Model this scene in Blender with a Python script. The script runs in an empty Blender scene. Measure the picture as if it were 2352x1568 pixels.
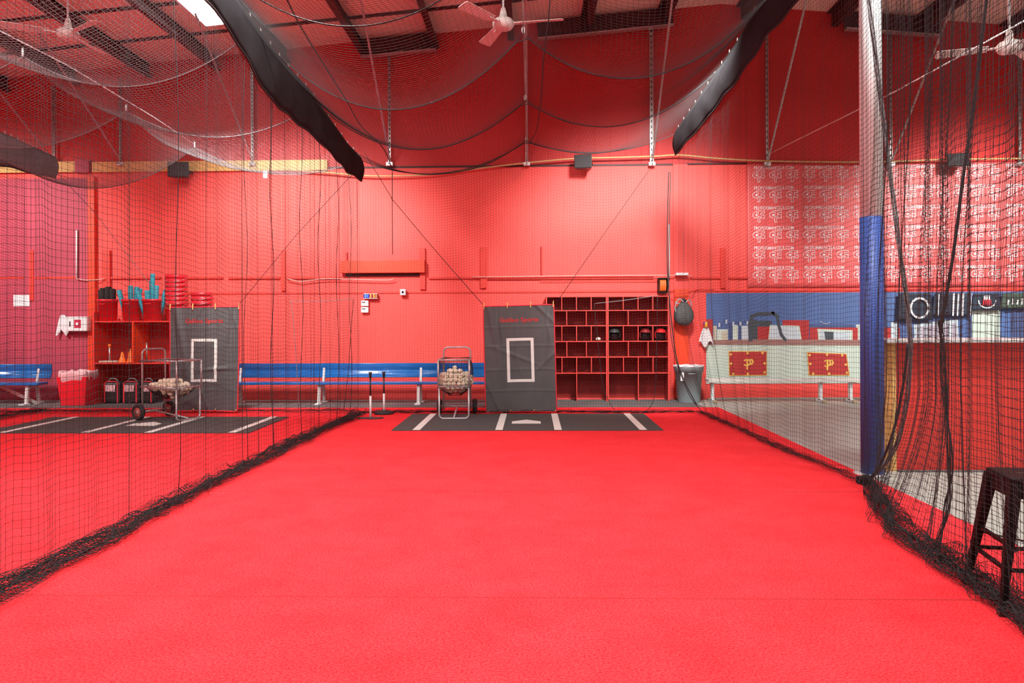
import bpy, math, random
import numpy as np
from mathutils import Vector, Matrix
random.seed(7); np.random.seed(7)
S = bpy.context.scene; C = S.collection; PI = math.pi
# ------------------------------------------------------------ camera
FPX = 1742.0; CY = 737.0; YAW = math.atan(46/FPX); ROLL = math.radians(0.25); CH = 1.5
cam = bpy.data.cameras.new('camera'); co = bpy.data.objects.new('camera', cam); C.objects.link(co)
cam.sensor_width = 36; cam.lens = 36*FPX/2352; cam.shift_y = -(784-CY)/2352; cam.clip_start = .05; cam.clip_end = 100
co.matrix_world = Matrix.Translation((0, 0, CH)) @ Matrix.Rotation(YAW, 4, 'Z') @ Matrix.Rotation(PI/2, 4, 'X') @ Matrix.Rotation(-ROLL, 4, 'Z')
S.camera = co
# ------------------------------------------------------------ light
w = bpy.data.worlds.new('world'); S.world = w; w.use_nodes = True
w.node_tree.nodes['Background'].inputs[0].default_value = (.75, .85, 1, 1); w.node_tree.nodes['Background'].inputs[1].default_value = .3
S.view_settings.view_transform = 'Standard'; S.view_settings.look = 'None'; S.view_settings.gamma = 1
S.view_settings.exposure = 0.0; S.view_settings.use_curve_mapping = False
LAMPS = [(-2.2, 6.2, 5.6, 400), (-6.8, 5.4, 5.6, 340), (3.0, 5.8, 5.9, 280), (8.0, 4.8, 6.1, 210),
         (-5.5, 0.5, 5.6, 190), (0.3, 1.8, 5.7, 270), (5.5, -.5, 6.0, 110)]
FLOODS = [(-10.2, 9.2, 5.55, 2000), (-4.3, 9.3, 5.7, 3400), (2.0, 9.3, 5.75, 3500), (8.4, 9.3, 5.7, 2700)]
# ------------------------------------------------------------ helpers
def ray(px, py):
    u = (px-1176)/FPX; v = (CY-py)/FPX
    c, s = math.cos(-ROLL), math.sin(-ROLL)
    u, v = c*u-s*v, s*u+c*v
    return Vector((-math.sin(YAW)+u*math.cos(YAW), math.cos(YAW)+u*math.sin(YAW), v))
def at(px, py, Y):                      # point on the plane y = Y seen at a photo pixel
    d = ray(px, py); t = Y/d.y; return Vector((d.x*t, Y, CH+d.z*t))
def onfloor(px, py):
    d = ray(px, py); t = -CH/d.z; return Vector((d.x*t, d.y*t, 0))
def onx(px, py, X):
    d = ray(px, py); t = X/d.x; return Vector((X, d.y*t, CH+d.z*t))
_mats = {}
def mat(name, col, rough=.6, metal=0., var=.0, scale=8., bump=0., bscale=60., emit=None, es=0., spec=.5, coat=0., trans=0., stretch=(1, 1, 1)):
    if name in _mats: return _mats[name]
    m = bpy.data.materials.new(name); m.use_nodes = True; nt = m.node_tree; b = nt.nodes['Principled BSDF']
    b.inputs['Base Color'].default_value = (*col, 1); b.inputs['Roughness'].default_value = rough; b.inputs['Metallic'].default_value = metal
    b.inputs['Specular IOR Level'].default_value = spec
    if coat: b.inputs['Coat Weight'].default_value = coat
    if trans: b.inputs['Transmission Weight'].default_value = trans
    if var or bump:
        tc = nt.nodes.new('ShaderNodeTexCoord'); mp = nt.nodes.new('ShaderNodeMapping'); mp.inputs['Scale'].default_value = stretch
        nt.links.new(tc.outputs['Object'], mp.inputs['Vector'])
    if var:
        n = nt.nodes.new('ShaderNodeTexNoise'); n.inputs['Scale'].default_value = scale; n.inputs['Detail'].default_value = 6
        nt.links.new(mp.outputs[0], n.inputs['Vector'])
        r = nt.nodes.new('ShaderNodeValToRGB')
        r.color_ramp.elements[0].position = .3; r.color_ramp.elements[1].position = .7
        r.color_ramp.elements[0].color = (*[max(0, c*(1-var)) for c in col], 1); r.color_ramp.elements[1].color = (*[min(1, c*(1+var)) for c in col], 1)
        nt.links.new(n.outputs['Fac'], r.inputs[0]); nt.links.new(r.outputs[0], b.inputs['Base Color'])
    if bump:
        n2 = nt.nodes.new('ShaderNodeTexNoise'); n2.inputs['Scale'].default_value = bscale; n2.inputs['Detail'].default_value = 4
        nt.links.new(mp.outputs[0], n2.inputs['Vector'])
        bp = nt.nodes.new('ShaderNodeBump'); bp.inputs['Strength'].default_value = bump; bp.inputs['Distance'].default_value = .02
        nt.links.new(n2.outputs['Fac'], bp.inputs['Height']); nt.links.new(bp.outputs[0], b.inputs['Normal'])
    if emit: b.inputs['Emission Color'].default_value = (*emit, 1); b.inputs['Emission Strength'].default_value = es
    _mats[name] = m; return m
def ribbed(name, col, period, dist, var=.06):
    m = mat(name, col, .62, var=var, scale=1.3); nt = m.node_tree; b = nt.nodes['Principled BSDF']
    tc = nt.nodes.new('ShaderNodeTexCoord'); sp = nt.nodes.new('ShaderNodeSeparateXYZ'); nt.links.new(tc.outputs['Object'], sp.inputs[0])
    mm = nt.nodes.new('ShaderNodeMath'); mm.operation = 'PINGPONG'; mm.inputs[1].default_value = period/2; nt.links.new(sp.outputs[0], mm.inputs[0])
    lt = nt.nodes.new('ShaderNodeMapRange'); lt.inputs['From Max'].default_value = .02; nt.links.new(mm.outputs[0], lt.inputs['Value'])
    n2 = nt.nodes.new('ShaderNodeTexNoise'); n2.inputs['Scale'].default_value = 30
    nt.links.new(tc.outputs['Object'], n2.inputs['Vector'])
    ad = nt.nodes.new('ShaderNodeMath'); ad.operation = 'MULTIPLY_ADD'; ad.inputs[1].default_value = .25; nt.links.new(n2.outputs['Fac'], ad.inputs[0]); nt.links.new(lt.outputs[0], ad.inputs[2])
    bp = nt.nodes.new('ShaderNodeBump'); bp.inputs['Strength'].default_value = .35; bp.inputs['Distance'].default_value = dist
    nt.links.new(ad.outputs[0], bp.inputs['Height']); nt.links.new(bp.outputs[0], b.inputs['Normal']); return m

class MB:
    def __init__(s): s.v = []; s.f = []; s.m = []; s.mats = []; s.cur = 0; s.smooth = []
    def use(s, m):
        if m not in s.mats: s.mats.append(m)
        s.cur = s.mats.index(m); return s
    def add(s, vs, fs, smooth=False):
        o = len(s.v); s.v += [tuple(v) for v in vs]
        for f in fs: s.f.append([i+o for i in f]); s.m.append(s.cur); s.smooth.append(smooth)
        return s
    def box(s, a, b):
        x0, x1 = sorted((a[0], b[0])); y0, y1 = sorted((a[1], b[1])); z0, z1 = sorted((a[2], b[2]))
        vs = [(x, y, z) for z in (z0, z1) for y in (y0, y1) for x in (x0, x1)]
        return s.add(vs, [(0, 2, 3, 1), (4, 5, 7, 6), (0, 1, 5, 4), (1, 3, 7, 5), (3, 2, 6, 7), (2, 0, 4, 6)])
    def beam(s, p, q, w, h, up=(0, 0, 1), w2=None, h2=None):   # rectangular bar from p to q
        p, q = Vector(p), Vector(q); d = (q-p).normalized(); up = Vector(up)
        if abs(d.dot(up)) > .98: up = Vector((0, 1, 0))
        x = d.cross(up).normalized(); z = x.cross(d).normalized(); w2 = w if w2 is None else w2; h2 = h if h2 is None else h2
        vs = []
        for c, ww, hh in ((p, w, h), (q, w2, h2)):
            for sx, sz in ((-1, -1), (1, -1), (1, 1), (-1, 1)): vs.append(c+x*sx*ww/2+z*sz*hh/2)
        return s.add(vs, [(0, 3, 2, 1), (4, 5, 6, 7), (0, 1, 5, 4), (1, 2, 6, 5), (2, 3, 7, 6), (3, 0, 4, 7)])
    def tube(s, pts, r, n=8, caps=True, closed=False):
        pts = [Vector(p) for p in pts]; k = len(pts); vs = []; fs = []
        rr = r if isinstance(r, (list, tuple)) else [r]*k
        prev = None
        for i, p in enumerate(pts):
            if closed: t = pts[(i+1) % k]-pts[i-1]
            else: t = pts[min(i+1, k-1)]-pts[max(i-1, 0)]
            t.normalize()
            if prev is None:
                a = Vector((0, 0, 1)) if abs(t.z) < .9 else Vector((1, 0, 0)); x = t.cross(a).normalized()
            else:
                x = (prev-t*prev.dot(t)).normalized()
            prev = x; y = t.cross(x)
            for j in range(n): an = 2*PI*j/n; vs.append(p+(x*math.cos(an)+y*math.sin(an))*rr[i])
        for i in range(k if closed else k-1):
            for j in range(n):
                a, b = i*n+j, i*n+(j+1) % n; c, d = ((i+1) % k)*n+(j+1) % n, ((i+1) % k)*n+j
                fs.append((a, b, c, d))
        if caps and not closed: fs.append(tuple(range(n-1, -1, -1))); fs.append(tuple(range((k-1)*n, k*n)))
        return s.add(vs, fs, True)
    def lathe(s, prof, c=(0, 0, 0), n=24, sx=1, sy=1, close=True):
        vs = []; fs = []; c = Vector(c)
        for r, z in prof:
            for j in range(n): a = 2*PI*j/n; vs.append((c.x+r*sx*math.cos(a), c.y+r*sy*math.sin(a), c.z+z))
        for i in range(len(prof)-1):
            for j in range(n): fs.append((i*n+j, i*n+(j+1) % n, (i+1)*n+(j+1) % n, (i+1)*n+j))
        if close: fs.append(tuple(range(n-1, -1, -1))); fs.append(tuple(range((len(prof)-1)*n, len(prof)*n)))
        return s.add(vs, fs, True)
    def prism(s, poly, axis_vec):           # extrude a closed 3D polygon
        k = len(poly); a = [Vector(p) for p in poly]; b = [p+Vector(axis_vec) for p in a]
        return s.add(a+b, [tuple(range(k)), tuple(range(2*k-1, k-1, -1))]+[(i, i+k, (i+1) % k+k, (i+1) % k) for i in range(k)])
    def build(s, name, m=None, parent=None, bevel=0, solid=0, subsurf=0):
        me = bpy.data.meshes.new(name); me.from_pydata(s.v, [], s.f)
        ms = s.mats if s.mats else [m]
        for q in ms: me.materials.append(q)
        if s.mats: me.polygons.foreach_set('material_index', s.m)
        me.polygons.foreach_set('use_smooth', s.smooth); me.update()
        return link(name, me, parent, bevel, solid, subsurf)
def link(name, me, parent=None, bevel=0, solid=0, subsurf=0):
    o = bpy.data.objects.new(name, me); C.objects.link(o)
    if parent: o.parent = parent
    if solid: q = o.modifiers.new('s', 'SOLIDIFY'); q.thickness = solid; q.offset = 0
    if bevel: q = o.modifiers.new('b', 'BEVEL'); q.width = bevel; q.segments = 2; q.limit_method = 'ANGLE'
    if subsurf: q = o.modifiers.new('u', 'SUBSURF'); q.levels = subsurf; q.render_levels = subsurf
    return o
def tag(o, label=None, cat=None, group=None, kind=None):
    if label: o['label'] = label
    if cat: o['category'] = cat
    if group: o['group'] = group
    if kind: o['kind'] = kind
    return o
def thing(name, label, cat, loc=(0, 0, 0), rz=0, group=None):
    o = bpy.data.objects.new(name, None); C.objects.link(o); o.location = loc; o.rotation_euler = (0, 0, rz); o.empty_display_size = .1
    return tag(o, label, cat, group)
def struct(o): o['kind'] = 'structure'; return o
def tree(o, parent=None):
    c = o.copy(); C.objects.link(c); c.parent = parent
    for k in list(o.children): tree(k, c)
    return c
def copy_thing(o, loc, rz, label, group=None):
    c = tree(o); c.location = loc; c.rotation_euler = (0, 0, rz); c['label'] = label
    if group: c['group'] = group
    return c
def sheet(fn, nu, nv, mb=None):          # grid surface from a function of (u, v) in 0..1
    mb = mb or MB(); vs = [fn(i/nu, j/nv) for j in range(nv+1) for i in range(nu+1)]
    fs = [(j*(nu+1)+i, j*(nu+1)+i+1, (j+1)*(nu+1)+i+1, (j+1)*(nu+1)+i) for j in range(nv) for i in range(nu)]
    return mb.add(vs, fs, True)
_tc = {}
def text_polys(txt, size, bold=0.0):
    k = (txt, bold)
    if k not in _tc:
        cu = bpy.data.curves.new('t', 'FONT'); cu.body = txt; cu.size = 1; cu.align_x = 'CENTER'; cu.align_y = 'CENTER'; cu.offset = bold; cu.resolution_u = 2
        o = bpy.data.objects.new('t', cu); C.objects.link(o); dg = bpy.context.evaluated_depsgraph_get()
        me = bpy.data.meshes.new_from_object(o.evaluated_get(dg))
        _tc[k] = ([tuple(v.co) for v in me.vertices], [tuple(p.vertices) for p in me.polygons])
        bpy.data.objects.remove(o); bpy.data.meshes.remove(me); bpy.data.curves.remove(cu)
    vs, fs = _tc[k]
    return [(v[0]*size, v[1]*size) for v in vs], fs
def add_text(mb, txt, size, X, Y, Z, bold=0., sx=1., fn=None, rev=False):
    vs, fs = text_polys(txt, size, bold)
    mb.add([(X+v[0]*sx, (Y+(fn(X+v[0]*sx, Z+v[1]) if fn else 0)), Z+v[1]) for v in vs], fs)
def ribbon(mb, pts, w, Y, closed=False):  # flat stroke in an x-z plane
    n = len(pts)
    for i in range(n if closed else n-1):
        a = Vector((pts[i][0], pts[i][1])); b = Vector((pts[(i+1) % n][0], pts[(i+1) % n][1])); d = (b-a)
        if d.length < 1e-6: continue
        d.normalize(); nn = Vector((-d.y, d.x))*w/2; a = a-d*w/2; b = b+d*w/2
        mb.add([(p.x, Y-(i % 3)*.0007, p.y) for p in (a-nn, b-nn, b+nn, a+nn)], [(0, 1, 2, 3)])
# ------------------------------------------------------------ materials
WR = (.88, .085, .072)
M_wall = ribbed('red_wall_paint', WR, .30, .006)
M_upper = ribbed('shaded_red_siding', (.54, .018, .016), .30, .010)  # shade of the upper wall below the roof put into a deeper red
M_mag = ribbed('crimson_wall_paint', (.42, .052, .09), .30, .008)
M_red = mat('red_gloss_paint', (.72, .045, .03), .5, var=.06, scale=3)
M_orange = mat('orange_red_paint', (.72, .05, .012), .5, var=.12, scale=2)
M_dark = mat('dark_oxide_steel', (.055, .006, .007), .6, var=.1)
M_ins = mat('roof_insulation', (.88, .74, .62), .7, var=.05, scale=.7, bump=.15, bscale=3)
M_conc = mat('concrete_floor', (.36, .41, .37), .45, var=.10, scale=1.6)
M_rub = mat('dark_rubber_floor', (.12, .12, .12), .8, var=.12, scale=4, bump=.1)
M_net = mat('black_twine', (.028, .027, .029), .7, spec=.25)
M_netg = mat('grey_twine', (.16, .15, .155), .5)
M_bandg = mat('grey_mesh_fabric', (.10, .095, .10), .9, spec=.1, var=.2, scale=3)
M_band = mat('black_mesh_fabric', (.024, .023, .026), .9, spec=.1, var=.25, scale=3, bump=.1, bscale=150)
M_wood = mat('raw_timber', (.74, .47, .16), .6, var=.12, scale=3, stretch=(1, 1, 14))
M_woodv = mat('post_timber', (.55, .26, .08), .55, var=.3, scale=5, stretch=(12, 12, 1))
M_gal = mat('galvanised_steel', (.55, .54, .53), .35, .7, var=.12, scale=20)
M_white = mat('white_paint', (.74, .80, .80), .45)
M_blk = mat('black_plastic', (.018, .018, .02), .4)
M_blksat = mat('black_metal', (.004, .004, .004), .5, spec=.15)
M_blue = mat('blue_bench_paint', (.006, .13, .42), .22, var=.08, scale=5)
M_colblue = mat('blue_column_pad', (.03, .085, .34), .5, var=.06, scale=2)
M_grey = mat('grey_canvas', (.075, .082, .085), .62, var=.10, scale=4)
M_binding = mat('red_binding', (.75, .03, .05), .6)
M_wline = mat('white_line_paint', (.72, .76, .72), .7, var=.04, scale=40)
M_mat = mat('charcoal_turf', (.060, .068, .066), .9, var=.45, scale=130, bump=.2, bscale=200)
M_tube = mat('silver_tube', (.48, .48, .49), .35, .5)
M_tyre = mat('tyre_rubber', (.02, .02, .022), .7)
M_ball = mat('baseball_leather', (.80, .74, .58), .6, var=.18, scale=12)
M_teal = mat('teal_foam', (.03, .34, .44), .7, var=.1, scale=20)
M_bfoam = mat('black_foam', (.022, .02, .02), .95, var=.5, scale=60, bump=.6, bscale=80)
M_bucket = mat('red_plastic', (.78, .02, .035), .35)
M_cone = mat('orange_plastic', (.95, .20, .02), .45)
M_can = mat('grey_plastic', (.22, .28, .30), .5, var=.05)
M_cloth = mat('white_cloth', (.78, .78, .8), .8)
M_tan = mat('tan_hose', (.62, .42, .18), .5)
M_cream = mat('cream_print', (.52, .64, .56), .6, var=.04, scale=3)
M_sky = mat('blue_print', (.07, .14, .34), .55, var=.08, scale=2)
# carpet
M_carpet = mat('red_turf', (.80, .036, .048), .95, spec=.1)
nt = M_carpet.node_tree; b = nt.nodes['Principled BSDF']; tc = nt.nodes.new('ShaderNodeTexCoord')
n1 = nt.nodes.new('ShaderNodeTexNoise'); n1.inputs['Scale'].default_value = 90; n1.inputs['Detail'].default_value = 3
n2 = nt.nodes.new('ShaderNodeTexNoise'); n2.inputs['Scale'].default_value = 2.2; n2.inputs['Detail'].default_value = 8; n2.inputs['Roughness'].default_value = .7
for n in (n1, n2): nt.links.new(tc.outputs['Object'], n.inputs['Vector'])
r1 = nt.nodes.new('ShaderNodeValToRGB'); r1.color_ramp.elements[0].position = .32; r1.color_ramp.elements[1].position = .62
r1.color_ramp.elements[0].color = (.66, .014, .022, 1); r1.color_ramp.elements[1].color = (.95, .058, .070, 1)
mx = nt.nodes.new('ShaderNodeMix'); mx.data_type = 'RGBA'; mx.blend_type = 'MULTIPLY'; mx.inputs[0].default_value = 1
r2 = nt.nodes.new('ShaderNodeValToRGB'); r2.color_ramp.elements[0].position = .3; r2.color_ramp.elements[1].position = .6
r2.color_ramp.elements[0].color = (.90, .72, .74, 1); r2.color_ramp.elements[1].color = (1, 1, 1, 1)
nt.links.new(n1.outputs[0], r1.inputs[0]); nt.links.new(n2.outputs[0], r2.inputs[0]); nt.links.new(r1.outputs[0], mx.inputs[6]); nt.links.new(r2.outputs[0], mx.inputs[7])
nt.links.new(mx.outputs[2], b.inputs['Base Color'])
bp = nt.nodes.new('ShaderNodeBump'); bp.inputs['Strength'].default_value = .5; bp.inputs['Distance'].default_value = .01
nt.links.new(n1.outputs[0], bp.inputs['Height']); nt.links.new(bp.outputs[0], b.inputs['Normal'])
# ------------------------------------------------------------ room shell
D = 14.5; RX, RH, SL = 3.6, 7.50, .089
XL, XR, YB = -13.0, 12.5, -6.0
def roof(x): return RH-SL*abs(x-RX)
m = MB(); m.box((XL-.2, YB-.2, -.2), (XR+.2, D+.2, 0)); struct(m.build('floor', M_conc))
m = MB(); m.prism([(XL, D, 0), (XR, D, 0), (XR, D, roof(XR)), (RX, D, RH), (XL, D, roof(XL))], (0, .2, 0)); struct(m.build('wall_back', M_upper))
m = MB(); m.prism([(XL, YB, 0), (XR, YB, 0), (XR, YB, roof(XR)), (RX, YB, RH), (XL, YB, roof(XL))], (0, -.2, 0)); struct(m.build('wall_front', M_white))
m = MB(); m.box((XL-.2, YB, 0), (XL, D, roof(XL)+.1)); struct(m.build('wall_left', M_wall))
m = MB(); m.box((XR, YB, 0), (XR+.2, D, roof(XR)+.1)); struct(m.build('wall_right', M_white))
m = MB(); m.prism([(XL-.2, YB-.2, roof(XL-.2)), (RX, YB-.2, RH), (XR+.2, YB-.2, roof(XR+.2)), (XR+.2, YB-.2, roof(XR)+.2), (RX, YB-.2, RH+.2), (XL-.2, YB-.2, roof(XL)+.2)], (0, D-YB+.4, 0))
struct(m.build('ceiling', M_ins))
TN = [0]
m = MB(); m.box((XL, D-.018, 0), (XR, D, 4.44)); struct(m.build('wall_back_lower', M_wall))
def trim(mb, m, bevel=0):
    TN[0] += 1; return struct(mb.build('trim_%d' % TN[0], m, bevel=bevel))
for X in (-11.6, -10.2, -8.85, -7.42, -6.09, -4.72, -3.25, -1.85, -.42, 1.05, 2.5, 4.0, 5.7, 7.3, 8.9, 10.4):
    z = roof(X); mb = MB(); mb.box((X-.015, YB, z-.27), (X+.015, D, z)); mb.box((X-.015, YB, z-.28), (X+.10, D, z-.26)); mb.box((X-.10, YB, z-.03), (X+.015, D, z)); trim(mb, M_dark)
for Yt in (13.35, 12.1, 10.8, 9.5, 8.2):
    for x0, x1 in ((XL, RX), (RX, XR)):
        mb = MB(); mb.beam((x0, Yt, roof(x0)-.02), (x1, Yt, roof(x1)-.02), .07, .03); trim(mb, M_dark)
for pa, pb in ((830, 1002), (1235, 1545), (1940, 2160)):
    a = at(pa, 90, 14.3).x; c = at(pb, 90, 14.3).x
    mb = MB(); mb.beam((a, 14.3, roof(a)-.22), (c, 14.3, roof(c)-.22), .03, .34); mb.use(M_dark)
    mb.m = [0]*len(mb.f); mb.use(M_gal); mb.beam((a, 14.26, roof(a)-.40), (c, 14.26, roof(c)-.40), .12, .03); trim(mb, None)
# wall relief
def wallbox(x0, x1, y0, y1, t, m, Y=D, bevel=0):
    a = at(x0, y0, Y); c = at(x1, y1, Y); mb = MB(); mb.box((a.x, Y-t, a.z), (c.x, Y, c.z)); return trim(mb, m, bevel)
xq = at(208, 600, D).x
mb = MB(); mb.box((XL, D-.05, .0), (xq, D, 4.30)); trim(mb, M_mag)
mb = MB(); mb.box((xq, D-.10, 0), (at(224, 600, D).x, D, 4.32)); trim(mb, M_orange)
wallbox(180, 212, 369, 398, .12, M_mag)
mb = MB(); mb.box((XL, D-.035, 2.04), (XR, D-.005, 2.07)); trim(mb, M_red)
mb = MB(); mb.box((at(756, 380, D).x, D-.03, 4.44), (at(1545, 380, D).x, D-.005, 4.475)); trim(mb, M_dark)
mb = MB(); mb.box((at(1575, 380, D).x, D-.03, 4.455), (at(1715, 380, D).x, D-.005, 4.48)); trim(mb, M_dark)
for x0, x1 in ((0, 60), (78, 178), (258, 372), (428, 515), (527, 645), (660, 785), (985, 1105), (1122, 1500), (1585, 1655), (1672, 1716)):
    wallbox(x0, x1, 636, 640, .06, M_red)
    wallbox(x0, x1, 640, 645, .015, M_dark)
for x0, x1, y0, y1 in ((72, 82, 575, 690), (240, 257, 575, 668), (648, 658, 575, 668), (965, 978, 570, 665), (1104, 1118, 568, 662), (1243, 1246, 565, 632), (1653, 1665, 570, 662), (795, 799, 580, 600)):
    wallbox(x0, x1, y0, y1, .07, M_red, bevel=.004)
wallbox(786, 978, 600, 627, .16, M_orange, bevel=.006)
wallbox(795, 965, 627, 634, .05, M_dark)
wallbox(1240, 1508, 641, 648, .03, M_red)
wallbox(1547, 1580, 664, 914, .10, M_orange)       # pilaster
wallbox(1546, 1580, 378, 664, .04, M_wall)
mb = MB(); mb.box((at(1640, 905, D).x, D-.02, 0), (XR, D, .03)); trim(mb, M_conc)
# ------------------------------------------------------------ floor coverings
cz = .012
mb = MB(); mb.box((XL+.05, YB+.05, 0), (3.18, 13.05, cz)); o = mb.build('carpet', M_carpet)
tag(o, 'large bright red turf carpet covering the cage floor', 'carpet')
for yy in (6.62, 4.08):
    mb = MB(); mb.box((-2.9, yy-.004, cz-.001), (3.1, yy+.004, cz+.0008)); q = mb.build('seam', mat('seam_red', (.35, .01, .012), .9), o)
mb = MB(); mb.box((XL+.05, 13.06, 0), (2.95, D-.11, .01)); tag(mb.build('rubber_matting', M_rub), 'dark grey rubber strip along the wall behind the red carpet', 'floor mat')

def stance_mat(x0, x1, y0, y1, label, stripes, plate):
    t = thing('batting_mat', label, 'mat', ((x0+x1)/2, (y0+y1)/2, cz))
    cx, cy = (x0+x1)/2, (y0+y1)/2; zt = .012
    mb = MB(); mb.box((x0-cx, y0-cy, 0), (x1-cx, y1-cy, zt)); mb.build('base', M_mat, t, bevel=.003)
    for k, sx in enumerate(stripes):
        mb = MB(); mb.box((sx-cx-.05, y0-cy+.0, zt), (sx-cx+.05, y1-cy, zt+.002)); mb.build('line', M_wline, t)
    px, py = plate; px -= cx; py -= cy
    mb = MB(); mb.prism([(px-.21, py-.20, zt), (px+.21, py-.20, zt), (px+.21, py+.02, zt), (px, py+.22, zt), (px-.21, py+.02, zt)], (0, 0, .003)); mb.build('home_plate', M_wline, t)
A = onfloor(898, 992); B = onfloor(1523, 990); E = onfloor(1180, 953)
print('mat', A, B, E)
st = [onfloor(px, 991).x for px in (956, 1146, 1282, 1478)]
stance_mat(A.x, B.x, (A.y+B.y)/2, E.y, 'charcoal batting mat with white stripes and home plate in middle lane', st, (onfloor(1209, 972).x, onfloor(1209, 972).y))
A2 = onfloor(571, 997); st = [onfloor(px, 997).x for px in (5, 195, 340, 532)]
E2 = onfloor(640, 960)
stance_mat(st[0]-.35, A2.x, A2.y, E2.y, 'charcoal batting mat with white stripes in left lane under ball cart', st, (onfloor(345, 975).x, onfloor(345, 977).y))

# ------------------------------------------------------------ nets
def strands(P, r):
    n, m = P.shape[:2]; T = np.gradient(P, axis=1); T /= np.linalg.norm(T, axis=2, keepdims=True)+1e-9
    ref = np.zeros_like(T); ref[..., 2] = 1; par = np.abs(T[..., 2]) > .8; ref[par] = (0, 1, 0)
    X = np.cross(T, ref); X /= np.linalg.norm(X, axis=2, keepdims=True)+1e-9; Yv = np.cross(T, X)
    V = np.stack([P+r*(math.cos(a)*X+math.sin(a)*Yv) for a in (PI/2, PI/2+2*PI/3, PI/2+4*PI/3)], axis=2)   # n,m,3,3
    idx = np.arange(n*m*3).reshape(n, m, 3); F = []
    for k in range(3):
        k2 = (k+1) % 3; F.append(np.stack([idx[:, :-1, k], idx[:, 1:, k], idx[:, 1:, k2], idx[:, :-1, k2]], axis=-1).reshape(-1, 4))
    return V.reshape(-1, 3), np.concatenate(F)
def net_obj(name, P, r, m, parent=None, knots=0):
    V1, F1 = strands(P, r); V2, F2 = strands(np.swapaxes(P, 0, 1), r)
    V = [V1, V2]; F = [F1, F2+len(V1)]; off = len(V1)+len(V2)
    Vt = np.concatenate(V); Ft = np.concatenate(F)
    loops = Ft.reshape(-1); starts = np.arange(len(Ft))*4
    if knots:
        q = P.reshape(-1, 3); o6 = np.array([(1, 0, 0), (0, 1, 0), (-1, 0, 0), (0, -1, 0), (0, 0, 1), (0, 0, -1)])*knots
        Vk = (q[:, None, :]+o6[None]).reshape(-1, 3); t = np.array([(0, 1, 4), (1, 2, 4), (2, 3, 4), (3, 0, 4), (1, 0, 5), (2, 1, 5), (3, 2, 5), (0, 3, 5)])
        Fk = (np.arange(len(q))[:, None, None]*6+t[None]).reshape(-1, 3)+len(Vt)
        starts = np.concatenate([starts, len(loops)+np.arange(len(Fk))*3]); loops = np.concatenate([loops, Fk.reshape(-1)]); Vt = np.concatenate([Vt, Vk])
    me = bpy.data.meshes.new(name); me.vertices.add(len(Vt)); me.vertices.foreach_set('co', Vt.astype(np.float32).ravel())
    me.loops.add(len(loops)); me.loops.foreach_set('vertex_index', loops.astype(np.int32)); me.polygons.add(len(starts)); me.polygons.foreach_set('loop_start', starts.astype(np.int32))
    me.materials.append(m); me.update(calc_edges=True)
    return link(name, me, parent)
def smooth_noise(x, y, seed, fx, fy, k=6):
    rs = np.random.RandomState(seed); o = 0
    for i in range(k):
        a = rs.rand(4); o = o+np.sin(x*fx*(.4+1.3*a[0])+y*fy*(a[1]*2-1)*1.3+a[2]*6.28)*(.5+.5*a[3])
    return o/k*1.6
MESH = .0445
def rope(pts, r, name, m, parent=None, n=6):
    mb = MB(); mb.tube(pts, r, n); return mb.build(name, m, parent)
def spline(pts, n=8):
    pts = [Vector(p) for p in pts]; out = []
    q = [pts[0]*2-pts[1]]+pts+[pts[-1]*2-pts[-2]]
    for i in range(1, len(q)-2):
        for j in range(n):
            t = j/n; a, b, c, d = q[i-1:i+3]
            out.append(.5*((2*b)+(c-a)*t+(2*a-5*b+4*c-d)*t*t+(3*b-a-3*c+d)*t**3))
    return out+[pts[-1]]
def ip(x, tab): return np.interp(x, [t[0] for t in tab], [t[1] for t in tab])
YF = 12.3
LX = [(0, -3.0), (9, -2.97), (YF, -2.80)]; LZ = [(0, 5.0), (7.0, 4.82), (7.5, 4.74), (8.3, 4.62), (9.9, 4.5), (11.5, 4.2), (YF, 4.14)]
RXt = [(0, 2.1), (3.6, 2.30), (4.4, 2.42), (5.3, 2.74), (7.1, 3.05), (9.8, 2.68), (YF, 2.36)]; RZ = [(0, 5.5), (7, 5.55), (9.0, 5.33), (9.8, 5.05), (11.2, 4.75), (YF, 4.52)]
# side nets: rows follow height, columns follow the lane
def side_net(xt, zt, y0, y1, nrow, seed, sgn, amp, knots, base_fn=None, zbase=.03):
    Ys = np.arange(y0, y1+1e-6, MESH); Yg, Tg = np.meshgrid(Ys, np.linspace(0, 1, nrow))
    Z = zbase+(ip(Yg, zt)-zbase)*Tg
    fold = smooth_noise(Yg, Tg, seed, 9, .8)*amp*(1-.5*Tg)+smooth_noise(Yg, Tg, seed+5, 22, 1.5)*amp*.35
    X = ip(Yg, xt)+fold
    Z = Z+smooth_noise(Yg, Tg, seed+1, 6, 1.5)*.03*np.sin(PI*np.clip(Tg*1.1, 0, 1))+smooth_noise(Yg, Tg, seed+2, 18, 2)*.012*(1-Tg)
    Yj = Yg+smooth_noise(Yg, Tg, seed+3, 14, 1.2)*.035*np.sin(PI*np.clip(Tg, 0, 1))
    if base_fn is not None: X = X+base_fn(Yg, Z)
    return np.stack([X, Yj, Z], axis=2)
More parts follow.
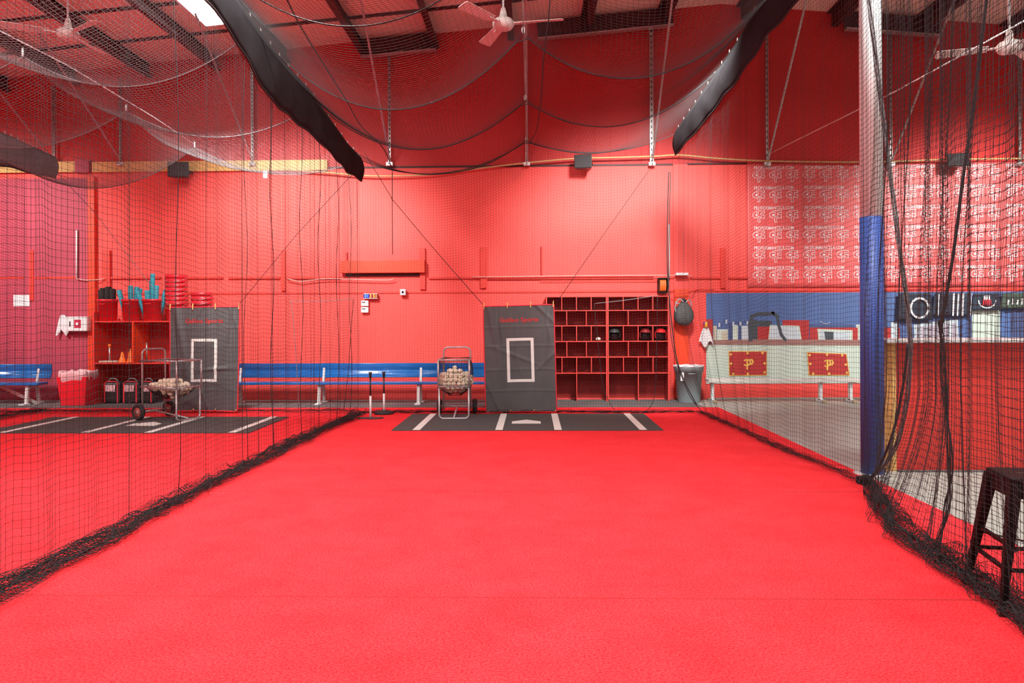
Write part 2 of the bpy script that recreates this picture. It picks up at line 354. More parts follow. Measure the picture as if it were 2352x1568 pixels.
def skirt(xt, y0, y1, seed, inward, width, rows=15, h=.07):
    Ys = np.arange(y0, y1, MESH*.85); s = np.arange(rows); Yg, Sg = np.meshgrid(Ys, s.astype(float))
    ph = Sg/rows*2*PI*1.5
    wv = width*(1+.35*smooth_noise(Yg, 0*Sg, seed, 2.2, 0))
    X = ip(Yg, xt)+inward*(wv*(.45-.5*np.cos(ph))+.02)+smooth_noise(Yg, Sg, seed+1, 9, 1.3)*.045
    Z = .03+h*(.5+.5*np.sin(Sg*1.7+Yg*2))*np.abs(smooth_noise(Yg, Sg, seed+2, 7, .8))+.5*h*(1-Sg/rows)
    Yj = Yg+smooth_noise(Yg, Sg, seed+3, 11, .9)*.06
    return np.stack([X, Yj, np.maximum(Z, .018)], axis=2)
def rope_bundle(parent, line, n, spread, r, m, name='rope_bundle', seed=0):
    rs = random.Random(seed); mb = MB()
    for k in range(n):
        ph = rs.random()*6.28; f = rs.uniform(3, 8); pts = []
        for i, p in enumerate(line):
            a = ph+i*f*.12; pts.append(p+Vector((math.cos(a)*spread*rs.uniform(.6, 1), math.sin(a*1.3)*spread*.5, abs(math.sin(a))*spread)))
        mb.tube(pts, r, 4)
    return mb.build(name, m, parent)
def band(parent, xt, zt, y0, y1, drop, inward, name, seed, bm=None):
    def f(u, v):
        y = y0+(y1-y0)*u; d = float(ip(y, drop)); x = float(ip(y, xt)); z = float(ip(y, zt))
        wv = .012*math.sin(y*3+seed)+.006*math.sin(y*11+v*3)
        return (x+inward*(.03+.05*math.sin(v*PI)+wv*v), y, z+.02-d*v+.012*math.sin(y*9+seed)*(v))
    o = sheet(f, 90, 8).build(name, bm or M_band, parent, solid=.006)
    mb = MB(); mb.tube([f(i/90, 1) for i in range(91)], .012, 6); mb.tube([f(i/90, 0) for i in range(91)], .01, 6); mb.build('hem', M_net, o)
    for i in range(24):
        p = Vector(f((i+.5)/24, 0)); mb = MB(); mb.tube([p+Vector((0, -.012, .0)), p+Vector((0, -.008, .05)), p+Vector((0, .012, .05)), p+Vector((0, .012, .0))], .004, 5); mb.build('clip', M_gal, o)
    return o

tL = thing('side_net', 'black side net dividing the middle lane from left lane', 'net', (-3.0, 7, 0))
def kid(o, t): o.parent = t; o.matrix_parent_inverse = Matrix.Translation(t.location).inverted(); return o
P = side_net(LX, LZ, 2.0, YF, 102, 11, -1, .055, 0, zbase=.06)
kid(net_obj('netting', P, .0013, M_net, None, .0036), tL)
kid(net_obj('floor_skirt', skirt(LX, 2.0, 12.0, 21, 1, .20, 15, .09), .0017, M_net), tL)
kid(net_obj('floor_skirt', skirt(LX, 2.0, 11.8, 31, .9, .16, 13, .10), .0019, M_net), tL)
ln = [Vector((float(ip(y, LX))+.10+.05*math.sin(y*1.7)+.03*math.sin(y*4.1), y, .03)) for y in np.arange(2, 11.6, .12)]
kid(rope_bundle(None, ln, 7, .035, .0035, M_net, seed=3), tL)
kid(band(None, LX, LZ, 5.0, YF, [(5, .45), (7.4, .42), (7.8, .48), (8.4, .62), (9.9, .54), (YF, .36)], 1, 'top_band', 1), tL)
for y, dx in ((6.3, .02), (7.8, 0), (8.6, .01), (9.6, 0), (10.3, .02), (11.1, 0), (11.75, .01)):
    x = float(ip(y, LX)); z = float(ip(y, LZ))
    kid(rope([(x+.02*math.sin(k*.9+y), y+.01*math.sin(k*1.3), .05+(z-.1)*k/14) for k in range(15)],     .004 if y > 8 else .0032, 'seam_rope', M_net), tL)

tR = thing('side_net', 'black side net along the right edge of the middle lane', 'net', (3.0, 9.5, 0))
P = side_net(RXt, RZ, 7.05, YF, 116, 41, 1, .035, 0, zbase=.04)
# far foot spreads outward
Zf = P[..., 2]; Yf_ = P[..., 1]; P[..., 0] += np.clip((2.2-Zf)/2.2, 0, 1)**2*np.clip((Yf_-9)/3.3, 0, 1)*.42
kid(net_obj('netting', P, .0013, M_net, None, .0034), tR)
FX = [(7.0, 3.02), (9.8, 2.85), (12.0, 2.75)]
kid(net_obj('floor_skirt', skirt(FX, 7.0, 12.2, 44, -1, .12, 10, .05), .0015, M_net), tR)
kid(band(None, RXt, RZ, 6.0, YF, [(6, .55), (8.5, .52), (9.8, .50), (YF, .38)], -1, 'top_band', 3), tR)
kid(rope(spline([at(1536, 395, YF), at(1533, 520, YF), at(1534, 640, YF), at(1550, 800, YF), at(1570, 870, YF-.1), at(1600, 930, YF-.2)]), .009, 'edge_rope', M_net), tR)
kid(rope(spline([at(1540, 395, YF), at(1536, 640, YF), at(1544, 790, YF), at(1580, 900, YF-.1), at(1612, 945, YF-.4)]), .006, 'edge_rope', M_net), tR)

tN = thing('side_net', 'loose gathered black net hanging from the column in front of black stool', 'net', (2.8, 5, 0))
def bulge(Y, Z): return -np.clip((1.0-Z)/1.0, 0, 1)**1.5*np.exp(-((Y-5.5)/.8)**2)*.34+.0*Y
P = side_net(RXt, RZ, 2.4, 7.08, 118, 51, 1, .07, 0, bulge, .03)
kid(net_obj('netting', P, .0015, M_net, None, .0040), tN)
RX2 = [(t[0], t[1]+.07) for t in RXt]
P = side_net(RX2, RZ, 2.4, 7.08, 112, 61, 1, .07, 0, bulge, .03)
P[..., 1] += .12*np.sin(P[..., 2]*1.3)
kid(net_obj('netting', P, .0014, M_net, None, .0038), tN)
SK = [(2.4, 2.2), (3.6, 2.36), (4.4, 2.42), (5.3, 2.50), (6.2, 2.80), (6.8, 3.0), (7.05, 3.05)]
kid(net_obj('floor_skirt', skirt(SK, 2.4, 6.9, 71, -.6, .13, 13, .10), .0018, M_net), tN)
kid(net_obj('floor_skirt', skirt(SK, 2.4, 6.2, 73, .9, .10, 11, .13), .0017, M_net), tN)
kid(net_obj('floor_skirt', skirt(SK, 2.4, 4.9, 79, .5, .12, 12, .17), .0020, M_net), tN)
ln = [Vector((float(ip(y, SK)), y, .04)) for y in np.arange(2.4, 7.0, .1)]
kid(rope_bundle(None, ln, 8, .05, .005, M_net, seed=5), tN)
def gather(pts, n, spread, r, m, seed):
    rs = random.Random(seed); base = spline(pts, 14); mb = MB()
    for k in range(n):
        ph = rs.random()*6.28; q = rs.uniform(.35, 1)
        mb.tube([p+Vector((math.cos(ph+i*.17*(1 if k % 2 else -1))*spread*q, math.sin(ph+i*.17)*spread*q, 0)) for i, p in enumerate(base)], r, 4)
    return mb.build('gathered_edge', m)
g1 = [at(1988, -60, 6.95), at(2012, 150, 6.85), at(2046, 400, 6.7), at(2070, 600, 6.55), at(2090, 780, 6.45), at(2086, 900, 6.5), at(2062, 1010, 6.7), at(2025, 1075, 6.85), at(1985, 1108, 6.95)]
kid(gather(g1, 16, .024, .0036, M_netg, 1), tN)
kid(rope(spline([at(2085, 790, 6.4), at(2075, 880, 6.45), at(2052, 990, 6.6), at(2020, 1070, 6.8), at(1988, 1108, 6.95)]), .011, 'tie_rope', M_net), tN)
kid(rope(spline([at(2268, -20, 5.0), at(2248, 150, 5.0), at(2228, 300, 5.0), at(2213, 400, 5.0), at(2190, 580, 5.0), at(2163, 740, 5.0)]), .010, 'tie_rope', M_net), tN)
kid(gather([at(2158, 735, 5.2), at(2168, 860, 5.2), at(2180, 1020, 5.1), at(2180, 1120, 5.05), at(2172, 1190, 5.0), at(2150, 1270, 4.95), at(2170, 1310, 4.8)], 9, .018, .0035, M_net, 2), tN)
kid(gather([at(1990, 1105, 6.85), at(2040, 1150, 6.1), at(2042, 1200, 5.6), at(2036, 1240, 5.35), at(2060, 1280, 5.1), at(2120, 1310, 4.8)], 7, .02, .004, M_net, 4), tN)
mb = MB()
rs = random.Random(4)
for k in range(16):
    c = at(1986, 1106, 6.93); pts = [c+Vector((rs.uniform(-.06, .07), rs.uniform(-.05, .05), rs.uniform(-.05, .06))) for _ in range(6)]
    mb.tube(spline(pts, 4), .007, 5)
kid(mb.build('knot', M_net), tN)

# back nets
def back_net(x0, x1, ztop, seed, skew=0):
    Xs = np.arange(x0, x1, MESH); Xg, Tg = np.meshgrid(Xs, np.linspace(0, 1, 96)); Z = .03+(ztop(Xg)-.03)*Tg
    Z = Z-.10*np.sin(PI*Tg)*np.abs(np.sin((Xg-x0)/(x1-x0)*2*PI))
    Y = YF+smooth_noise(Xg, Tg, seed, 3, 1)*.05+.25*np.clip(.35-Tg, 0, 1)*0
    Xj = Xg+smooth_noise(Xg, Tg, seed+1, 3, 2)*.03*np.sin(PI*Tg)
    return np.stack([Xj, Y, Z], axis=2)
def swag(x, x0, xc, x1, z0, zc, z1, sl, sr):
    x = np.asarray(x, float); a = np.clip((x-x0)/(xc-x0), 0, 1); b_ = np.clip((x-xc)/(x1-xc), 0, 1)
    return np.where(x < xc, z0+(zc-z0)*a-4*sl*a*(1-a), zc+(z1-zc)*b_-4*sr*b_*(1-b_))
top1 = lambda x: swag(x, -2.8, -.08, 2.36, 4.12, 4.40, 4.50, .36, .24)
tB = thing('back_net', 'black back net of the middle lane hanging behind its grey backdrop', 'net', (0, YF, 0))
kid(net_obj('netting', back_net(-2.8, 2.38, top1, 81), .0012, M_net), tB)
BX = [(-3, YF), (3, YF)]
def skirt_x(x0, x1, Y, seed, width=.12, rows=9, h=.05):
    P = skirt([(0, Y), (1, Y)], x0, x1, seed, -1, width, rows, h); return P[..., [1, 0, 2]]
kid(net_obj('floor_skirt', skirt_x(-2.8, 2.6, YF, 91), .0018, M_net), tB)
ln = [Vector((x, YF-.05+.03*math.sin(x*3), .02)) for x in np.arange(-2.8, 2.7, .1)]
kid(rope_bundle(None, ln, 4, .02, .005, M_net, seed=8), tB)
kid(rope(spline([at(1365, 697, YF), at(1430, 690, YF), at(1500, 680, YF), at(1512, 678, YF)]), .006, 'door_rope', M_netg), tB)
kid(rope(spline([at(1365, 697, YF), at(1372, 775, YF), at(1384, 880, YF), at(1396, 915, YF), at(1420, 948, YF-.05), at(1470, 950, YF-.05), at(1502, 915, YF), at(1508, 800, YF), at(1510, 680, YF)]), .005, 'door_rope', M_net), tB)
top2 = lambda x: swag(x, -8.3, -5.52, -2.8, 3.9, 4.37, 4.12, .18, .28)
tB2 = thing('back_net', 'black back net of the left lane in front of the red shelf', 'net', (-5.5, YF, 0))
kid(net_obj('netting', back_net(-8.2, -2.8, top2, 85), .0011, M_net), tB2)
kid(net_obj('floor_skirt', skirt_x(-9.6, -2.9, YF+.1, 95, .16, 11, .06), .002, M_net), tB2)
kid(rope(spline([at(668, 690, YF), at(700, 692, YF), at(760, 690, YF), at(812, 686, YF)]), .005, 'door_rope', M_netg), tB2)
kid(rope(spline([at(668, 690, YF), at(674, 740, YF), at(682, 850, YF), at(686, 940, YF)]), .005, 'door_rope', M_netg), tB2)
kid(rope(spline([at(812, 686, YF), at(806, 760, YF), at(800, 850, YF), at(790, 940, YF)]), .005, 'door_rope', M_net), tB2)

# ceiling nets
def ceil_net(x0f, xc, x1f, z0f, zcf, z1f, slf, srf, y0, y1, step, off, seed):
    Ys = np.arange(y0, y1, MESH); U = np.linspace(0, 1, 132); Yg, Ug = np.meshgrid(Ys, U, indexing='ij')
    x0 = x0f(Yg); x1 = x1f(Yg); X = x0+(x1-x0)*Ug
    z = swag(X, x0, xc, x1, z0f(Yg), zcf(Yg), z1f(Yg), slf(Yg), srf(Yg))
    ph = ((Yg-off) % step)/step; lobe = 4*ph*(1-ph)
    edge = np.sin(PI*np.clip(Ug, 0, 1))
    z = z-.16*lobe*edge+.0*X+smooth_noise(X, Yg, seed, 3, 3)*.02*edge
    return np.stack([X+smooth_noise(X, Yg, seed+1, 4, 3)*.02*edge, Yg, z], axis=2)
zc1 = lambda y: ip(y, [(0, 4.6), (8, 4.56), (10, 4.46), (YF, 4.40)])
sL = lambda y: ip(y, [(0, .9), (8, .84), (10, .66), (YF, .36)]); sR = lambda y: ip(y, [(0, .95), (8, .88), (10, .62), (YF, .24)])
tC = thing('ceiling_net', 'black overhead net sagging in two swags above the middle lane', 'net', (0, 8, 4.5))
L_ = lambda t: (lambda y: ip(y, t))
kid(net_obj('netting', ceil_net(L_(LX), -.08, L_(RXt), L_(LZ), zc1, L_(RZ), sL, sR, 2.6, YF+.02, 2.1, YF, 101), .0013, M_net, None, 0), tC)
for y in (3.9, 6.0, 8.1, 10.2, YF):
    x0, x1 = float(ip(y, LX)), float(ip(y, RXt)); pts = []
    for i in range(49):
        x = x0+(x1-x0)*i/48; pts.append((x, y, float(swag(x, x0, -.08, x1, float(ip(y, LZ)), float(zc1(y)), float(ip(y, RZ)), float(sL(y)), float(sR(y))))))
    kid(rope(pts, .006, 'cross_rope', M_net), tC)
kid(rope([(-.08, y, float(zc1(y))+.01) for y in np.linspace(2, D-.3, 30)], .004, 'ridge_cable', M_netg), tC)
kid(rope(spline([at(1264, -10, 7.6), at(1258, 60, 7.9), at(1248, 140, 8.5), at(1245, 200, 9.2), at(1240, 250, 10.0), at(1232, 300, 11.5), at(1218, 325, 12.2)]), .006, 'pull_cord', M_net), tC)
kid(rope(spline([at(655, -10, 6.0), at(690, 60, 6.5), at(745, 150, 7.4), at(795, 230, 8.6), at(830, 290, 10.0), at(880, 340, 11.0), at(900, 385, 12.2)]), .007, 'pull_cord', M_net), tC)
for y in (8.1, 10.2, YF):
    mb = MB(); z = float(zc1(y)); mb.tube([(-.08+.014*math.sin(a), y, z+.05+.035*math.cos(a)) for a in np.linspace(0, 2*PI, 13)[:-1]], .005, 6, closed=True)
    mb.tube([(-.08, y, z+.085), (-.08, y, roof(-.08)-.28)], .0035, 5); kid(mb.build('hanger', M_gal), tC)
tC2 = thing('ceiling_net', 'overhead net peaked along its middle above the left lane', 'net', (-5.5, 8, 4.3))
zc2 = lambda y: ip(y, [(0, 4.45), (YF, 4.37)]); X0b = lambda y: ip(y, [(0, -8.9), (YF, -8.3)]); Z0b = lambda y: ip(y, [(0, 4.6), (9, 4.5), (YF, 4.0)])
kid(net_obj('netting', ceil_net(X0b, -5.52, L_(LX), Z0b, zc2, L_(LZ), lambda y: .45+0*y, lambda y: ip(y, [(0, .7), (YF, .34)]), 4.5, YF+.02, 2.1, YF, 111), .0017, M_netg, None, 0), tC2)
for y in (6.0, 8.1, 10.2, YF):
    x0, x1 = float(X0b(y)), float(ip(y, LX)); pts = []
    for i in range(49):
        x = x0+(x1-x0)*i/48; pts.append((x, y, float(swag(x, x0, -5.52, x1, float(Z0b(y)), float(zc2(y)), float(ip(y, LZ)), .45, float(ip(y, [(0, .7), (YF, .34)]))))))
    kid(rope(pts, .007, 'cross_rope', M_netg), tC2)
kid(rope([(-5.6, 6.5, 4.55), (-5.58, 9, 4.60), (-5.55, 11, 4.52), (-5.52, 12.3, 4.42)], .008, 'ridge_cable', M_white), tC2)
for y in (8.1, 10.2, YF):
    mb = MB(); z = float(zc2(y)); mb.tube([(-5.52, y, z), (-5.52, y, z+.09)], .012, 6); kid(mb.build('hanger', M_white), tC2)
# far side of the left lane
LX3 = [(0, -8.9), (YF, -8.3)]; LZ3 = [(0, 4.6), (9, 4.5), (11.3, 4.3), (YF, 4.05)]
tF = thing('side_net', 'black side net at the far side of left lane', 'net', (-8.6, 9, 0))
P = side_net(LX3, LZ3, 8.8, YF, 92, 121, 1, .06, 0); kid(net_obj('netting', P, .0018, M_net, None, 0), tF)
kid(net_obj('floor_skirt', skirt(LX3, 8.8, 12.6, 123, 1, .2, 12, .08), .0022, M_net), tF)
BXt = [(0, -8.2), (10.8, -8.15), (YF, -7.86)]; BZt = [(0, 4.9), (10.5, 4.46), (11.4, 4.35), (YF, 4.20)]
kid(band(None, BXt, BZt, 9.6, YF, [(8, .6), (11, .55), (YF, .34)], 1, 'top_band', 5, M_bandg), tF)

# ------------------------------------------------------------ lamps (fixtures hang above the frame)
def highbay(x, y, z, e):
    t = thing('high_bay_light', 'x', 'ceiling light', (x, y, z))
    mb = MB(); mb.lathe([(.10, .22), (.14, .20), (.28, .02), (.29, 0), (.275, 0), (.13, .17), (.0, .17)], n=28, close=False); mb.build('reflector', mat('white_enamel', (.8, .8, .8), .4), t)
    mb = MB(); mb.lathe([(.0, .22), (.11, .22), (.11, .42), (.05, .46), (0, .46)], n=20, close=False); mb.build('ballast', M_gal, t)
    mb = MB(); mb.tube([(0, 0, .45), (0, 0, roof(x)-z)], .008, 6); mb.build('rod', M_gal, t)
    mb = MB(); mb.lathe([(0, .0), (.08, .02), (.10, .08), (.07, .14), (0, .16)], n=16, close=False); mb.build('bulb', mat('lamp_glow', (1, 1, 1), .5, emit=(1, .97, .92), es=20), t)
    l = bpy.data.lights.new('lamp', 'AREA'); l.shape = 'DISK'; l.size = .5; l.energy = e; l.color = (1, .97, .93)
    lo = bpy.data.objects.new('lamp', l); C.objects.link(lo); lo.location = (x, y, z-.02)
    return t
LL = ['above the left edge of middle lane', 'above the left lane toward the viewer', 'above the right net beside the column', 'above the floor in front of counter',
      'behind the viewer over left lane', 'behind the viewer over middle lane', 'behind the viewer over the right floor']
for i, L in enumerate(LAMPS):
    t = highbay(*L); t['label'] = 'round white high bay light hanging '+LL[i]
FLL = ['far left lane', 'left lane', 'middle lane', 'serving counter']
for i, (x, y, z, e) in enumerate(FLOODS):
    t = thing('flood_light', 'shaded flood light aimed at the back wall above the '+FLL[i], 'flood light', (x, y, z))
    dv = Vector((0, D-y, 1.9-z)).normalized(); q = dv.to_track_quat('-Z', 'Y').to_matrix()
    mb = MB(); mb.lathe([(.10, .26), (.13, .24), (.22, .0), (.21, .0), (.12, .22), (0, .22)], n=24, close=False)
    mb.v = [tuple(q @ Vector(v)) for v in mb.v]; mb.build('reflector', mat('white_enamel', (.8, .8, .8), .4), t)
    mb = MB(); mb.tube([(0, 0, .2), (0, 0, roof(x)-z)], .012, 6); mb.build('rod', M_gal, t)
    l = bpy.data.lights.new('flood', 'SPOT'); l.spot_size = math.radians(66); l.spot_blend = .8; l.shadow_soft_size = .45; l.energy = e; l.color = (1, .97, .93)
    lo = bpy.data.objects.new('flood', l); C.objects.link(lo); lo.location = Vector((x, y, z))+dv*.05; lo.rotation_euler = dv.to_track_quat('-Z', 'Y').to_euler()
# skylight strip at upper left
mb = MB(); X0, X1 = -5.64, -5.20
zz = roof(-5.0)-.02
sk = MB(); sk.add([(X0, 9.6, roof(X0)-.035), (X1, 9.6, roof(X1)-.035), (X1, 13.0, roof(X1)-.035), (X0, 13.0, roof(X0)-.035)], [(0, 1, 2, 3)])
o = sk.build('window_1', mat('skylight_glow', (1, 1, 1), .5, emit=(.95, 1, 1), es=14), None, solid=.01); struct(o)
mb = MB()
for a, c in (((X0, 9.6), (X1, 9.6)), ((X1, 9.6), (X1, 13.0)), ((X1, 13.0), (X0, 13.0)), ((X0, 13.0), (X0, 9.6))):
    mb.beam((a[0], a[1], roof(a[0])-.03), (c[0], c[1], roof(c[0])-.03), .05, .06)
mb.build('window_frame', M_white, o)

# ------------------------------------------------------------ roof struts on the back wall
SP = [(124, 'leftmost, above the left end of timber'), (277, 'above the timber left of the speaker'), (580, 'above the timber right of the speaker'), (895, 'left of the overhead swags'),
      (1210, 'in the middle behind the swag ridge'), (1497, 'beside the right top band'), (1762, 'left of the white column'), (2046, 'right of the white column'), (2342, 'at the right edge')]
for px, lb in SP:
    a = at(px, 378, D-.12); X = a.x
    t = thing('wall_strut', 'galvanised perforated strut with diagonal brace '+lb, 'strut', (X, D-.1, 4.3))
    zt = roof(X)-.28-4.3; zb = a.z-4.3
    mb = MB(); wd = .045 if px != 1497 else .07
    mb.box((-wd/2, -.012, zb), (wd/2, 0, zt)); mb.box((-wd/2, -.04, zb), (-wd/2+.006, 0, zt)); mb.box((wd/2-.006, -.04, zb), (wd/2, 0, zt)); mb.build('channel', M_gal, t)
    mb = MB()
    for k in range(24):
        z = zb+.05+k*(zt-zb-.1)/24; mb.box((-.010, -.0135, z), (.010, -.012, z+.045))
    mb.build('slots', M_dark, t)
    mb = MB(); mb.beam((0.01, -.05, zb+.08), (0.01, -2.5, roof(X)-4.3-.30), .035, .012, up=(1, 0, 0)); mb.beam((0.01, -.05, zb+.08), (0.01, -2.5, roof(X)-4.3-.30), .006, .035, up=(1, 0, 0)); mb.build('brace', M_gal, t)
    mb = MB(); mb.box((-.06, -.06, zb-.02), (.06, .1, zb+.04)); mb.tube([(0, -.05, zb+.02), (0, -.16, zb+.0)], .012, 6); mb.build('bracket', M_gal, t)
# timbers
for x0, x1, lb in ((-30, 180, 'short raw timber plank on the wall left of pilaster'), (213, 752, 'long raw timber plank on the wall behind speaker')):
    a = at(x0, 396, D-.06); c = at(x1, 367 if x0 > 0 else 371, D-.06); mb = MB(); mb.box((max(a.x, XL+.1), D-.09, at(200, 397, D).z if x0 < 0 else a.z), (c.x, D-.052 if x0 < 0 else D-.002, c.z)); tag(mb.build('timber_plank', M_wood, bevel=.004), lb, 'plank')
# tan conduit draped along wall
pts = [(660, 390), (752, 396), (830, 403), (905, 404), (1000, 400), (1090, 388), (1200, 375), (1320, 364), (1400, 362), (1500, 359), (1560, 356), (1640, 363), (1720, 368), (1830, 371), (1960, 372), (2070, 370), (2180, 366), (2352, 364), (2420, 364)]
mb = MB(); mb.tube(spline([at(x, y, D-.14) for x, y in pts], 6), .016, 8)
tag(mb.build('hose', M_tan), 'long tan hose draped along the red wall between struts', 'hose')
for (x0, y0, x1, y1), lb in (((176, 528, 176, 640), 'white upright conduit on crimson wall above the first aid box'), ((1537, 515, 1537, 637), 'white upright conduit on wall above the hose reel')):
    mb = MB(); mb.tube([at(x0, y0, D-.09), at(x1, y1, D-.09)], .016, 8); tag(mb.build('conduit', M_white), lb, 'pipe')
for pl, lb in (([(176, 640), (200, 643), (225, 642), (240, 639)], 'short pale cable sagging beside the red pilaster'), ([(660, 640), (690, 646), (715, 643), (760, 640), (880, 643), (905, 640)], 'pale cable along wall ledge under the orange box beam'),
               ([(1085, 636), (1180, 635), (1330, 633), (1540, 632), (1590, 633)], 'long pale conduit along the wall above cubby unit')):
    mb = MB(); mb.tube(spline([at(x, y, D-.11) for x, y in pl], 5), .009, 6); tag(mb.build('cable', mat('pale_pink_cable', (.70, .42, .36), .5)), lb, 'cable')
# cables overhead
def cable(pts, r, m, lb): mb = MB(); mb.tube(pts, r, 6); return tag(mb.build('cable', m), lb, 'cable')
cable([at(1768, 352, D-.2), at(2060, 208, 9.7), at(2400, 22, 6.7)], .008, M_white, 'white cable running from wall strut toward the right ceiling fan')
cable(spline([at(838, 352, YF), at(900, 455, YF), at(905, 462, YF), at(1000, 575, YF-.05), at(1109, 699, YF-.12)], 3), .005, M_net, 'dark cord holding left corner of the middle grey backdrop')
cable([at(1495, 385, YF), at(1385, 540, YF-.05), at(1276, 698, YF-.12)], .005, M_net, 'dark cord holding right corner of the middle grey backdrop')
cable([at(822, 386, YF), at(680, 540, YF-.05), at(549, 699, YF-.12)], .0045, M_net, 'dark cord holding right corner of left grey backdrop')
cable([at(120, 385, YF), at(215, 485, YF-.1), at(335, 640, YF-.1), at(388, 703, YF-.12)], .0045, M_netg, 'grey cord holding left corner of left grey backdrop')
cable(spline([at(901, 392, YF-.1), at(901, 500, YF-.1), at(902, 584, YF-.1)], 3), .006, M_net, 'loose black cord dangling from overhead net of middle lane')
# ------------------------------------------------------------ ceiling fans
def fan(loc, rz, lb, master=None):
    if master: return copy_thing(master, loc, rz, lb)
    t = thing('ceiling_fan', lb, 'ceiling fan', loc, rz)
    mfan = mat('fan_enamel', (.72, .68, .64), .4)
    mb = MB(); mb.lathe([(0, -.07), (.05, -.07), (.10, -.055), (.125, -.02), (.125, .02), (.10, .05), (.05, .07), (0, .07)], n=28, close=False); mb.build('motor', mfan, t)
    mb = MB(); mb.lathe([(.02, .19), (.03, .17), (.05, .07)], n=16); mb.build('cover', mfan, t)
    mb = MB(); mb.tube([(0, 0, .06), (0, 0, 1.6)], .013, 8); mb.build('rod', M_white, t)
    for k in range(3):
        a = k*2*PI/3; mb = MB(); ca, sa = math.cos(a), math.sin(a)
        def R(x, y, z): return (x*ca-y*sa, x*sa+y*ca, z)
        pl = [(.20, -.055), (.68, -.075), (.70, -.05), (.70, .05), (.68, .075), (.20, .055)]
        mb.prism([R(x, y, .0+y*.25) for x, y in pl], (0, 0, .006)); bl = mb.build('blade', mfan, t)
        mb = MB(); mb.beam(R(.10, 0, 0), R(.26, 0, .0), .05, .012); mb.build('blade_arm', mfan, bl)
    return t
f0 = fan(at(1156, 55, 8.8), math.radians(-8), 'white three-blade ceiling fan above the middle lane')
fan(at(156, 78, 9.2), math.radians(-33), 'white three-blade ceiling fan above left lane behind netting', f0)
fan(at(2318, 108, 8.3), math.radians(40), 'white three-blade ceiling fan at the top right beyond column', f0)
# ------------------------------------------------------------ speakers
def speaker(px, py, w, h, rz, lb, Y=D-.32, master=None):
    p = at(px, py, Y)
    t = thing('speaker', lb, 'speaker', (p.x, p.y, p.z), rz)
    mb = MB(); a = w/2; hh = h/2
    mb.add([(-a, -.11, -hh), (a, -.11, -hh), (a, -.11, hh), (-a, -.11, hh), (-a*.7, .11, -hh*.9), (a*.7, .11, -hh*.9), (a*.7, .11, hh*.9), (-a*.7, .11, hh*.9)],
           [(0, 1, 2, 3), (5, 4, 7, 6), (0, 4, 5, 1), (1, 5, 6, 2), (2, 6, 7, 3), (3, 7, 4, 0)]); mb.build('cabinet', M_blk, t, bevel=.012)
    mb = MB(); mb.box((-a*.9, -.122, -hh*.88), (a*.9, -.112, hh*.88)); mb.build('grille', mat('grille_black', (.03, .03, .032), .5, bump=.4, bscale=300), t, bevel=.004)
    mb = MB(); mb.beam((a*.8, .03, -hh*.2), (a*.8+.02, .20, 0), .02, .06); mb.beam((0, .1, 0), (0, .3-.0, 0), .05, .05); mb.build('bracket', M_blk, t)
speaker(413, 391, .39, .29, .15, 'black speaker mounted on the wall in front of timber plank')
speaker(1340, 373, .33, .26, -.15, 'black speaker mounted on the wall above the cubby unit')
speaker(2197, 369, .36, .24, -.3, 'black speaker mounted on the wall above the red banner')
# ------------------------------------------------------------ column and counter
p = onfloor(2004, 1090); R_ = .106
t = thing('support_column', 'tall round column, white above and blue padding below', 'column', (p.x, p.y, 0))
zs = at(2004, 499, p.y).z
mb = MB(); mb.lathe([(R_-.003, zs), (R_-.003, roof(p.x)-.2)], n=40); mb.build('post', M_white, t)
mb = MB(); mb.lathe([(R_, .012), (R_, zs)], n=40); mb.build('pad', M_colblue, t)
mb = MB(); mb.lathe([(.17, 0), (.17, .015), (.12, .02)], n=30); mb.build('base_ring', mat('chipped_base', (.5, .5, .48), .7, var=.5, scale=25), t)
CYY = 7.6; cx0 = at(2030, 1000, CYY).x; ZC = at(2200, 778, CYY).z
t = thing('serving_counter', 'long red serving counter with pale top behind the column', 'counter', (cx0, CYY, 0))
L = 12.2-cx0
mb = MB(); mb.box((.12, 0, 0), (L, .40, ZC-.04)); mb.build('front_panel', ribbed('counter_red', (.66, .04, .03), .16, .004), t)
mb = MB(); mb.box((-.03, -.13, ZC-.035), (L, .45, ZC)); mb.build('top', mat('pale_laminate', (.62, .66, .66), .3), t, bevel=.006)
mb = MB(); mb.box((0.0, -.012, 0), (.085, .38, ZC-.036)); mb.build('corner_post', M_woodv, t, bevel=.004)
mb = MB(); mb.box((.086, -.008, 0), (.12, .2, ZC-.036)); mb.build('edge_board', mat('pale_board', (.76, .48, .16), .5, var=.1, scale=6, stretch=(8, 8, 1)), t)
mb = MB(); mb.box((.12, -.06, 0), (L, 0, .012)); mb.build('kick_strip', M_rub, t)
# ------------------------------------------------------------ banner
Yb = D-.045
a = at(1716, 371, Yb); c = at(2352, 661, Yb); bx0, bz1, bz0 = a.x, a.z, c.z
bx0 = at(1716, 500, Yb).x; bz1 = at(1716, 376, Yb).z; bz0 = at(1716, 660, Yb).z
bx1 = bx0+6.15
t = thing('banner', 'wide red banner printed with rows of white emblems and web address', 'banner', (bx0, Yb, bz0))
BW, BH = bx1-bx0, bz1-bz0
M_ban = mat('banner_vinyl', (.74, .10, .10), .45, var=.05, scale=1.5)
def wr(x, z): return .012*math.sin(x*3.1+z)+.006*math.sin(x*9+z*4)+.02*math.exp(-((x-1.1+(.9-z))**2)/.02)*(z < .9)
sheet(lambda u, v: (u*BW, -.0+wr(u*BW, v*BH)*.5, v*BH), 120, 30).build('sheet', M_ban, t, solid=.003)
M_prt = mat('white_print', (.80, .78, .80), .6)
mb = MB(); s = 45.6/FPX*Yb; cwid = 113/FPX*Yb; lw = 37.6/FPX*Yb
fnw = lambda x, z: wr(x, z)*.5
